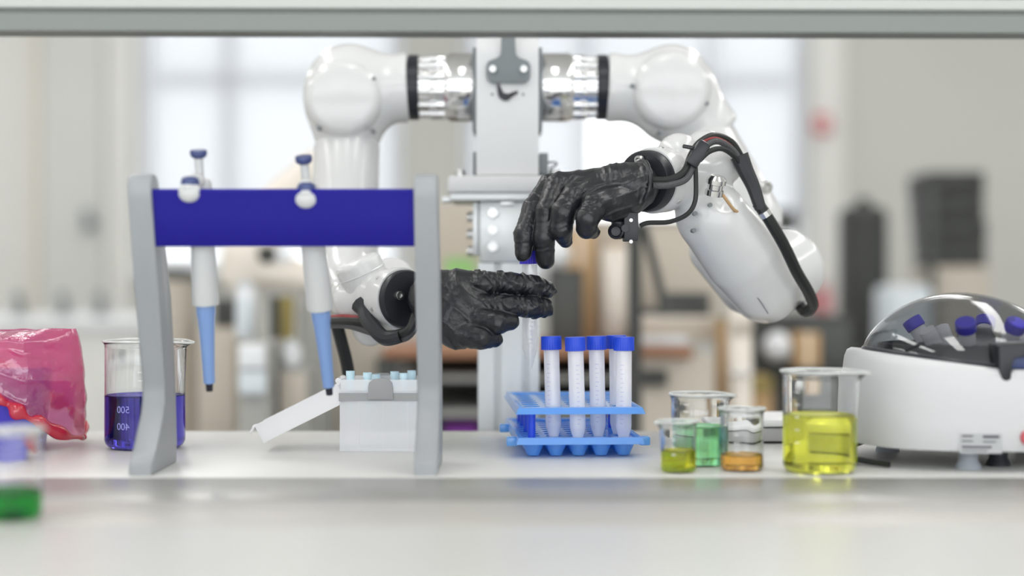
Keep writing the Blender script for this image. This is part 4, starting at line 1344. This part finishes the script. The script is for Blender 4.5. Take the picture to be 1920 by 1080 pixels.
# rotor with tubes
zr = ZC - .090
b = B(); lathe(b, [(0, 0), (.02, 0), (.03, .012), (.058, .026), (.062, .030), (.058, .034), (.02, .040), (.014, .05), (0, .052)], (cxm, CD, zr - .012), (0, 0, 1), 48)
rot = obj('rotor', b, 'rotor_grey', CT, True)
for k in range(8):
    a = k / 8 * 2 * math.pi + .35
    c0 = Vector((cxm + .048 * math.cos(a), CD + .048 * math.sin(a), zr + .018))
    dr_ = Vector((math.cos(a) * .55, math.sin(a) * .55, .83)).normalized()
    b = B(); cyl(b, c0, c0 + dr_ * .022, .0085, seg=20)
    o = obj('rotor_tube', b, 'tube_pp', rot, True)
    if k in (1, 3, 5, 6):
        b = B(); cyl(b, c0 + dr_ * .022, c0 + dr_ * .034, .0105, rnd=.002, seg=20); obj('tube_cap', b, 'cap_violet', rot, True)
# front-side details
def onface(px, py):
    return P(px, py, CD - RY)
yf = CD - RY
def ysurf(x, inset=0.0):
    """near-side surface depth of the body at world x"""
    q = min(1, abs(x - cxm) / (RX * .985))
    return CD - RY * .985 * (1 - q ** 2.6) ** (1 / 2.6) - inset
def decal(px0, px1, py0, py1, off, nm, mat, par):
    b = B(); n = 8
    xs = [P(px0 + (px1 - px0) * k / n, 0, yf + .002).x for k in range(n + 1)]
    zs = (P(0, py1, yf + .002).z, P(0, py0, yf + .002).z)
    lo_ = [b.verts.new((x, ysurf(x) - off, zs[0])) for x in xs]; hi_ = [b.verts.new((x, ysurf(x) - off, zs[1])) for x in xs]
    lo2 = [b.verts.new((x, ysurf(x) - off + .002, zs[0])) for x in xs]; hi2 = [b.verts.new((x, ysurf(x) - off + .002, zs[1])) for x in xs]
    for k in range(n):
        b.faces.new((lo_[k], lo_[k + 1], hi_[k + 1], hi_[k])); b.faces.new((hi_[k], hi_[k + 1], hi2[k + 1], hi2[k])); b.faces.new((lo_[k], lo2[k], lo2[k + 1], lo_[k + 1]))
    return obj(nm, b, mat, par, True, 40)
lb = decal(1800, 1877, 813, 850, .0022, 'rating_label', 'label_silver', CT)
for (a, c_, y0, y1) in ((1804, 1824, 816, 819), (1842, 1872, 816, 821), (1804, 1824, 826, 828), (1842, 1866, 827, 829), (1804, 1858, 836, 840), (1804, 1850, 844, 845.5)):
    decal(a, c_, y0, y1, .0026, 'printed_line', 'ink', lb)
b = B(); c0 = P(1925, 820, yf + .004); cyl(b, (c0.x, ysurf(c0.x) + .004, c0.z), (c0.x, ysurf(c0.x) - .006, c0.z), .0075, rnd=.002, seg=24); obj('button', b, 'red', CT, True)
# latch
b = B()
prism(b, [(P(x, 0, yf).x, P(0, y, yf).z) for x, y in ((1872, 648), (1884, 644), (1960, 640), (1960, 664), (1900, 668), (1899, 712), (1892, 718), (1882, 716), (1878, 700))], (0, yf + .004, 0), (1, 0, 0), (0, 0, 1), (0, 1, 0), .03, .002)
la = obj('latch', b, 'black_plastic', CT, True, 30)
b = B(); box2(b, (P(1901, 0, yf).x, yf + .012, P(0, 693, yf).z), (P(1985, 0, yf).x, yf + .04, P(0, 667, yf).z), .002); obj('display_window', b, 'pip_navy', la, True)
b = B(); box2(b, (P(1901, 0, yf).x, yf + .006, P(0, 735, yf).z), (P(1990, 0, yf).x, yf + .04, P(0, 694, yf).z), .003); obj('control_block', b, 'cent_white', CT, True)
for (fx, fy, m) in ((-.032, -.085, 'foot_grey'), (.06, -.085, 'foot_grey'), (-.075, .07, 'foot_grey'), (.075, .07, 'foot_grey'), (.005, -.06, 'bowl_dark')):
    b = B(); lathe(b, [(0, 0), (.013, 0), (.012, .004), (.0095, .008), (.0095, .0195), (0, .0195)], (cxm + fx, CD + fy, BZ), (0, 0, 1), 20); obj('foot', b, m, CT, True)
b = B(); tube(b, [Vector((cxm - .10, CD + .02, BZ + .02)), Vector((cxm - .135, CD - .01, BZ + .012)), Vector((cxm - .137, CD - .05, BZ + .006)), Vector((cxm - .110, CD - .085, BZ + .004))], .0032, 8); obj('power_cord', b, 'cable_black', CT, True)

# shallow tray at the back of the bench
t = thing('shallow_tray', 'low white tray behind the beakers near the bench back edge', 'tray', (.3, 1.84, BZ))
d0 = 1.80
xa, xb = P(1338, 0, d0).x, P(1600, 0, d0).x
b = B(); box2(b, (xa + .004, d0 + .004, BZ + .002), (xb - .004, d0 + .11, P(0, 803, d0).z), .003); obj('tray_body', b, 'tray_grey', t, True)
b = B(); box2(b, (xa, d0, P(0, 801, d0).z), (xb, d0 + .114, P(0, 787, d0).z), .003); obj('tray_rim', b, 'tray_white', t, True)
b = B(); box2(b, (xa + .008, d0 + .01, BZ), (xb - .008, d0 + .10, BZ + .003)); obj('shadow_strip', b, 'bg_black', t, True, 0)  # black strip stands in for the shadow under the tray

# =================================================================== BACKGROUND
def bgbox(name, label, cat, px, d, depth, mat, bev=.006, parts=(), group=None, toz=None):
    """simple furniture body; px = x0,x1,y0,y1 of its front; toz drops its bottom to that height"""
    x0, x1, y0, y1 = px
    a = P(x0, y1, d); c = P(x1, y0, d)
    z0 = a.z if toz is None else toz
    t = thing(name, label, cat, ((a.x + c.x) / 2, d + depth / 2, z0), group=group)
    b = B(); box2(b, (a.x, d, z0), (c.x, d + depth, c.z), bev); obj('body', b, mat, t, True)
    for nm, p, m, dd in parts:
        q0 = P(p[0], p[3], d); q1 = P(p[1], p[2], d)
        b = B(); box2(b, (q0.x, d - dd, q0.z), (q1.x, d + .004, q1.z), min(.003, dd / 3)); obj(nm, b, m, t, True)
    return t

# side counter on the left with dark taps
t = thing('side_counter', 'long pale side counter with cabinet doors behind the pink bag', 'counter', (P(100, 0, 5.2).x, 5.4, 0))
zc_ = P(0, 596, 5.2).z
b = B(); box2(b, (-2.6, 5.2, zc_ - .035), (P(292, 0, 5.2).x, 5.8, zc_), .005); obj('countertop', b, 'bg_white', t, True)
for k in range(4):
    xa = -2.6 + k * .36; b = B(); box2(b, (xa + .004, 5.225, .1), (xa + .356, 5.245, zc_ - .04), .004); dr = obj('cabinet_door', b, 'wall_light', t, True)
    b = B(); box2(b, (xa + .30, 5.205, zc_ - .2), (xa + .315, 5.225, zc_ - .08), .003); obj('handle', b, 'bracket_grey', dr, True)
b = B(); box2(b, (-2.6, 5.245, 0), (P(292, 0, 5.2).x - .02, 5.79, zc_ - .035)); obj('carcass', b, 'wall_light', t, True, 0)
for n_, (px, lab) in enumerate(((38, 'dark bench tap at the far left of the side counter'), (120, 'dark bench tap in the middle of the side counter'), (190, 'dark bench tap nearest the door end of the side counter'))):
    c = P(px, 596, 5.35); c.z = zc_
    t = thing('bench_tap', lab, 'tap', c, group='dark taps on the side counter')
    b = B(); lathe(b, [(0, 0), (.03, 0), (.03, .01), (.014, .016), (.014, .05), (0, .055)], (0, 0, 0), (0, 0, 1), 16); obj('tap_base', b, 'bracket_grey', t)
    b = B(); tube(b, [(0, 0, .04), (0, 0, .07), (0, -.03, .075), (0, -.05, .06)], .009, 8, 5); obj('spout', b, 'bracket_grey', t)

# grey cylinder-fronted machine left
t = thing('round_cabinet', 'rounded grey-beige machine cabinet with dark lid behind the left stand leg', 'cabinet', (P(330, 0, 3.6).x, 3.75, 0))
c = P(325, 500, 3.75)
b = B(); lathe(b, [(0, 0), (.052, 0), (.055, .01), (.055, c.z - .03), (0, c.z - .03)], (c.x, 3.75, 0), (0, 0, 1), 32); obj('body', b, 'bg_beige', t, True)
b = B(); lathe(b, [(.056, 0), (.058, .004), (.055, .016), (.040, .026), (0, .03)], (c.x, 3.75, c.z - .032), (0, 0, 1), 32); obj('lid', b, 'bg_dark', t, True)

# a second cream robot arm far behind
t = thing('cream_robot', 'out of focus cream robot arm behind the pipettes', 'robot', (P(470, 0, 3.3).x, 3.3, 0))
g = SDF(P(390, 620, 3.3) - Vector((0, .12, 0)), P(620, 280, 3.3) + Vector((0, .12, 0)), .006)
g.add(g.chain([PR(610, 300, 3.3, 34), PR(530, 370, 3.3, 38), PR(465, 470, 3.3, 42)]))
g.add(g.chain([PR(460, 480, 3.3, 46), PR(448, 515, 3.3, 34)]), .02)
g.add(g.chain([PR(460, 500, 3.3, 38), PR(530, 510, 3.3, 34), PR(600, 525, 3.3, 26)]), .02)
mesh_obj('arm', g.mesh('arm'), 'bg_cream', t, True, 180)
b = B(); cyl(b, P(505, 478, 3.3) + Vector((0, -.045, 0)), P(505, 478, 3.3) + Vector((0, .02, 0)), .018, seg=20); obj('joint_hole', b, 'bg_black', t, True)
b = B(); cyl(b, P(532, 480, 3.26), P(532, 480, 3.30), .016, rnd=.004, seg=20); obj('joint_knob', b, 'bg_white', t, True)
b = B(); c = P(595, 525, 3.3); box2(b, (c.x - .03, 3.28, 0), (c.x + .03, 3.34, c.z), .008); obj('pedestal', b, 'bg_grey', t, True)

bgbox('water_container', 'bright white upright container under the cream robot arm', 'container', (440, 478, 533, 640), 3.2, .05, 'bg_white', .012,
      (('lid', (446, 472, 527, 535), 'bg_paleblue', .004), ('side_panel', (444, 474, 560, 630), 'bg_paleblue', .003)), toz=None)
t = thing('tool_post', 'tall dark post standing left of the low beige partition', 'post', (P(512, 0, 3.1).x, 3.1, 0))
b = B(); a = P(505, 0, 3.1); c = P(519, 556, 3.1); box2(b, (a.x, 3.1, 0), (c.x, 3.125, c.z), .003); obj('upright', b, 'bg_black', t, True)
b = B(); box2(b, (a.x - .001, 3.101, 0), (c.x + .001, 3.14, .02), .004); obj('foot_plate', b, 'bg_black', t, True)
bgbox('mustard_board', 'narrow mustard board leaning by the dark post', 'board', (522, 548, 556, 800), 3.15, .03, 'bg_mustard', .003, (('edge_strip', (520, 524, 556, 800), 'bg_dark', .004),), toz=0)
bgbox('bright_spot_stack', 'grey box with white fronts added for bright spots below the pipettes', 'trolley', (446, 505, 642, 800), 2.9, .2, 'bg_grey', .006,
      (('bright_front', (450, 500, 645, 690), 'bg_white', .02), ('bright_front', (450, 500, 694, 738), 'bg_paleblue', .015)), toz=0)  # white fronts added to stand in for bright spots
bgbox('bright_spot_box', 'white box added for a bright spot beside the dark post', 'canister', (528, 562, 645, 690), 3.0, .05, 'bg_white', .014, (('cap', (537, 552, 636, 646), 'bg_paleblue', .01),))  # box added to stand in for a bright spot
bgbox('stool_box', 'low grey box under the added white box', 'box', (521, 580, 690, 800), 2.98, .1, 'bg_grey', .006, (('front_panel', (526, 574, 700, 790), 'bg_beige', .006),), toz=0)
bgbox('beige_partition', 'low beige partition panel behind the tip box', 'partition', (560, 716, 575, 800), 3.4, .04, 'bg_beige', .004, (('top_rail', (560, 716, 570, 578), 'bg_grey', .006), ('side_rail', (560, 566, 578, 800), 'bg_grey', .006)), toz=0)
bgbox('dark_equipment', 'dark equipment box between the pipettes', 'equipment', (400, 442, 560, 615), 3.6, .2, 'bg_dark', .006, (('front_plate', (405, 437, 566, 610), 'bg_black', .006),))
bgbox('beige_cabinet', 'low beige cabinet under the dark equipment box', 'cabinet', (372, 445, 615, 800), 3.55, .3, 'bg_beige', .006, (('cabinet_door', (376, 441, 622, 800), 'bg_beige', .008),), toz=0)
# long back bench with brown top
t = thing('workbench', 'long brown topped workbench behind the robot column', 'workbench', (P(1000, 0, 3.2).x, 3.4, 0))
a = P(716, 672, 3.2); c = P(1300, 655, 3.2)
b = B(); box2(b, (a.x, 3.2, a.z), (c.x, 3.75, c.z + .005), .006); obj('bench_top', b, 'wood', t, True)
for (y0, y1) in ((704, 716), (770, 782)):
    q0 = P(722, y1, 3.24); q1 = P(1180, y0, 3.24); b = B(); box2(b, (q0.x, 3.24, q0.z), (q1.x, 3.7, q1.z), .003); obj('shelf_board', b, 'bg_grey', t, True)
q0 = P(720, 800, 3.72); q1 = P(1200, 678, 3.72); b = B(); box2(b, (q0.x, 3.72, 0), (q1.x, 3.74, a.z)); obj('back_panel', b, 'bg_black', t, True, 0)
for px in (724, 1176):
    q = P(px, 0, 3.23); b = B(); box2(b, (q.x - .02, 3.23, 0), (q.x + .02, 3.27, a.z)); obj('leg', b, 'bg_dark', t, True, 0)
q0 = P(1192, 0, 3.22); q1 = P(1340, 0, 3.22); b = B(); box2(b, (q0.x, 3.22, 0), (q1.x, 3.7, a.z), .004); pd = obj('pedestal', b, 'bg_beige', t, True)
q0 = P(1200, 0, 3.22); q1 = P(1250, 0, 3.22); b = B(); box2(b, (q0.x, 3.20, P(0, 722, 3.22).z), (q1.x, 3.225, P(0, 692, 3.22).z), .003); obj('drawer_recess', b, 'bg_black', pd, True)
WBT = P(0, 655, 3.2).z + .005
bgbox('purple_case', 'purple case on the low shelf of the workbench', 'case', (832, 896, 793, 830), 3.28, .2, 'bg_purple', .006, (('lid_line', (834, 894, 798, 800), 'bg_black', .003),))
bgbox('white_roll', 'pale paper roll on the workbench behind the tubes', 'roll', (1130, 1176, 462, 655), 3.55, .06, 'bg_cream', .014, (('core', (1146, 1160, 454, 464), 'bg_tan', .006),), toz=WBT)
bgbox('black_speaker', 'black speaker box on the workbench behind the held tube', 'speaker', (1030, 1094, 505, 655), 3.4, .12, 'bg_black', .006, (('speaker_grille', (1036, 1088, 515, 640), 'bg_dark', .006),), toz=WBT)
t = thing('white_globe', 'round white globe lamp behind the pinching fingers', 'lamp', P(1042, 505, 3.46))
b = B(); bmesh.ops.create_uvsphere(b, u_segments=24, v_segments=14, radius=.033, matrix=Matrix.Translation((0, 0, .033))); obj('globe', b, 'bg_white', t)
b = B(); cyl(b, (0, 0, -.006), (0, 0, .006), .018, seg=16); obj('globe_base', b, 'bg_grey', t)
bgbox('cardboard_box', 'tan cardboard box standing behind the white globe', 'box', (1064, 1116, 425, 655), 3.6, .1, 'bg_tan', .003, (('tape', (1086, 1094, 425, 500), 'bg_cream', .002),), toz=WBT)
t = thing('pole_stand', 'dark pole stand with slanted brace behind the wrist camera', 'stand', (P(1190, 0, 3.1).x, 3.1, 0))
a = P(1178, 0, 3.05); c = P(1204, 415, 3.05); b = B(); box2(b, (a.x, 3.05, 0), (c.x, 3.075, c.z), .003); obj('upright', b, 'bg_black', t, True)
b = B(); tube(b, [P(1206, 420, 3.08), P(1225, 490, 3.08), P(1246, 575, 3.08)], .009, 8, 3); obj('brace', b, 'bg_dark', t, True)
b = B(); q0 = P(1200, 590, 3.08); q1 = P(1270, 578, 3.08); box2(b, (q0.x, 3.07, q0.z), (q1.x, 3.12, q1.z), .002); obj('bracket', b, 'bg_dark', t, True)
b = B(); box2(b, (a.x - .08, 2.98, 0), (c.x + .08, 3.14, .02), .003); obj('foot_plate', b, 'bg_black', t, True)
bgbox('beige_screen', 'beige desk screen behind the right forearm', 'screen', (1112, 1352, 415, 655), 3.7, .03, 'bg_beige', .004, (('frame_rail', (1112, 1352, 411, 418), 'bg_grey', .006),), toz=WBT)
bgbox('laptop_dock', 'black device lying on the desk pile behind the tubes', 'device', (1240, 1332, 548, 592), 3.45, .1, 'bg_dark', .004, (('front_slot', (1250, 1322, 560, 570), 'bg_black', .004),), toz=P(0, 593, 3.44).z)
bgbox('pale_carton', 'pale carton under the black device on the workbench', 'carton', (1198, 1338, 593, 655), 3.44, .14, 'bg_beige', .004, (('carton_flap', (1200, 1336, 594, 600), 'bg_cream', .003),), toz=WBT)
t = thing('paper_stack', 'white paper stack on the workbench edge right of the tubes', 'paper', (P(1250, 0, 3.25).x, 3.28, P(0, 655, 3.2).z + .005))
b = B(); box(b, (0, .05, .007), (.09, .10, .012), .002); obj('sheets', b, 'bg_paleblue', t)
b = B(); box(b, (.004, .05, .0135), (.086, .10, .001), 0, Matrix.Rotation(.1, 3, 'Z')); obj('top_sheet', b, 'bg_white', t)
# pale bottles column right of the carton
bgbox('steel_cylinder', 'pale upright cylinder rack beneath the right elbow', 'rack', (1368, 1412, 555, 700), 3.3, .06, 'bg_cream', .012, (('cap', (1378, 1402, 545, 556), 'bg_grey', .008), ('label_band', (1370, 1410, 600, 630), 'bg_beige', .003)), toz=0)
for n_, (px, lab) in enumerate(((1378, 'left one of two added balls for blurred highlights below the elbow'), (1399, 'right one of two added balls for blurred highlights below the elbow'))):
    t = thing('glint_ball', lab, 'ball', P(px, 700, 3.26), group='added highlight balls below the elbow')  # chrome balls added to give two blurred highlight discs
    b = B(); bmesh.ops.create_uvsphere(b, u_segments=20, v_segments=12, radius=.010); obj('ball', b, 'chrome', t)
    b = B(); cyl(b, (0, 0, 0), (0, .05, 0), .004, seg=10); obj('stem', b, 'steel', t)
bgbox('tan_post', 'tan wooden post standing beside the pale cylinder rack', 'post', (1345, 1364, 600, 800), 3.4, .04, 'bg_tan', .003, (('post_cap', (1344, 1365, 596, 602), 'bg_mustard', .003),), toz=0)
bgbox('black_cart', 'black equipment cart in the dark area left of the centrifuge', 'cart', (1412, 1600, 592, 800), 3.9, .4, 'bg_black', .006,
      (('shelf_edge', (1412, 1600, 690, 697), 'bg_dark', .02), ('drawer_front', (1500, 1592, 605, 685), 'bg_dark', .012)), toz=0)
t = thing('white_helmet', 'round white helmet on the black cart shelf', 'helmet', P(1458, 665, 3.8))
b = B(); bmesh.ops.create_uvsphere(b, u_segments=24, v_segments=14, radius=.035, matrix=Matrix.Translation((0, 0, .02))); obj('helmet_shell', b, 'bg_white', t)
b = B(); box(b, (0, -.02, .0), (.06, .05, .01), .003); obj('helmet_brim', b, 'bg_grey', t)
bgbox('tan_parcel', 'small tan parcel beside the white helmet', 'parcel', (1492, 1538, 625, 690), 3.75, .08, 'bg_tan', .004, (('tape', (1512, 1518, 625, 690), 'bg_cream', .002),))
bgbox('brown_bag', 'brown bag hanging low under the white helmet', 'bag', (1395, 1450, 705, 800), 3.7, .1, 'bg_tan', .012, (('bag_flap', (1398, 1447, 705, 735), 'bg_mustard', .01),), toz=0)
# right background towers
t = thing('black_tower', 'tall narrow black tower with rounded top by the grey wall', 'tower', (P(1625, 0, 5).x, 5.0, 0))
a = P(1585, 0, 5); c = P(1668, 385, 5)
b = B(); box2(b, (a.x, 5, 0), (c.x, 5.14, c.z), .03, 4); obj('body', b, 'bg_black', t, True)
q = P(1626, 376, 5); b = B(); cyl(b, (q.x, 5.05, q.z - .03), (q.x, 5.05, q.z + .012), .03, .02, rnd=.004, seg=20); obj('top_knob', b, 'bg_black', t, True)
for k in range(7):
    py = 412 + k * 34; q0 = P(1588, py + 2, 5); q1 = P(1665, py, 5); b = B(); box2(b, (q0.x, 4.995, q0.z), (q1.x, 5.01, q1.z)); obj('seam_strip', b, 'bg_dark', t, True, 0)
base = bgbox('crate_plinth', 'beige box holding up the stack of black crates', 'box', (1755, 1856, 500, 800), 5.0, .3, 'bg_beige', .006, (('front_board', (1760, 1850, 506, 800), 'bg_beige', .008),), toz=0)
for k in range(4):
    y1 = 500 - k * 45; y0 = y1 - 44
    names = ('bottom', 'second from bottom', 'third from bottom', 'topmost')[k]
    o = bgbox('black_crate', 'black crate on the beige box, %s of its stack' % names, 'crate', (1738 + (6 - 2 * k) * 2, 1850 + (k % 2) * 3 - k * 2, y0, y1), 5.02, .25, 'bg_black', .006, (('hand_slot', (1775, 1815, y0 + 12, y0 + 20), 'bg_dark', .006),), group='stacked black crates')
t = thing('thin_pole', 'thin dark pole left of the stacked crates', 'pole', (P(1750, 0, 4.9).x, 4.9, 0))
a = P(1744, 0, 4.9); c = P(1756, 340, 4.9); b = B(); box2(b, (a.x, 4.9, 0), (c.x, 4.92, c.z), .003); obj('pole_tube', b, 'bg_dark', t, True)
b = B(); box2(b, (a.x - .08, 4.84, 0), (c.x + .08, 4.98, .02), .003); obj('foot_plate', b, 'bg_dark', t, True)
bgbox('white_pillow_pack', 'pale soft pack right of the black tower', 'pack', (1666, 1750, 536, 640), 4.6, .2, 'bg_paleblue', .02, (('pack_band', (1690, 1700, 536, 600), 'bg_white', .004),), toz=0)
t = thing('alarm_box', 'small red alarm box on the wall above the elbow', 'alarm', P(1540, 240, BW - .07))
b = B(); box(b, (0, -.01, .015), (.075, .03, .09), .006); obj('alarm_case', b, 'red', t)
b = B(); cyl(b, (0, -.025, .015), (0, -.03, .015), .018, seg=16); obj('alarm_button', b, 'bg_cream', t)
t = thing('fire_extinguisher', 'small red fire extinguisher low on the wall right of the elbow', 'extinguisher', P(1542, 592, BW - .10))
b = B(); lathe(b, [(0, 0), (.028, 0), (.032, .01), (.032, .10), (.02, .13), (.012, .14), (0, .14)], (0, 0, 0), (0, 0, 1), 20); obj('cylinder', b, 'red', t)
b = B(); box(b, (0, -.01, .15), (.014, .05, .02), .003); obj('lever', b, 'bg_black', t)
bgbox('wall_monitor', 'dark monitor at the window edge above the elbow', 'monitor', (1456, 1494, 392, 440), 6.0, .05, 'bg_dark', .006, (('screen', (1459, 1491, 396, 436), 'bg_black', .003),))
bgbox('green_box', 'small green box on the partition behind the left hand', 'box', (834, 890, 485, 516), 3.5, .06, 'bg_green', .004, (('lid', (834, 890, 483, 490), 'bg_green', .004),), toz=WBT)
bgbox('beige_locker', 'beige locker standing between the stand leg and the robot column', 'locker', (800, 905, 380, 655), 3.8, .3, 'bg_beige', .006, (('locker_door', (804, 900, 386, 650), 'bg_beige', .008),), toz=0)
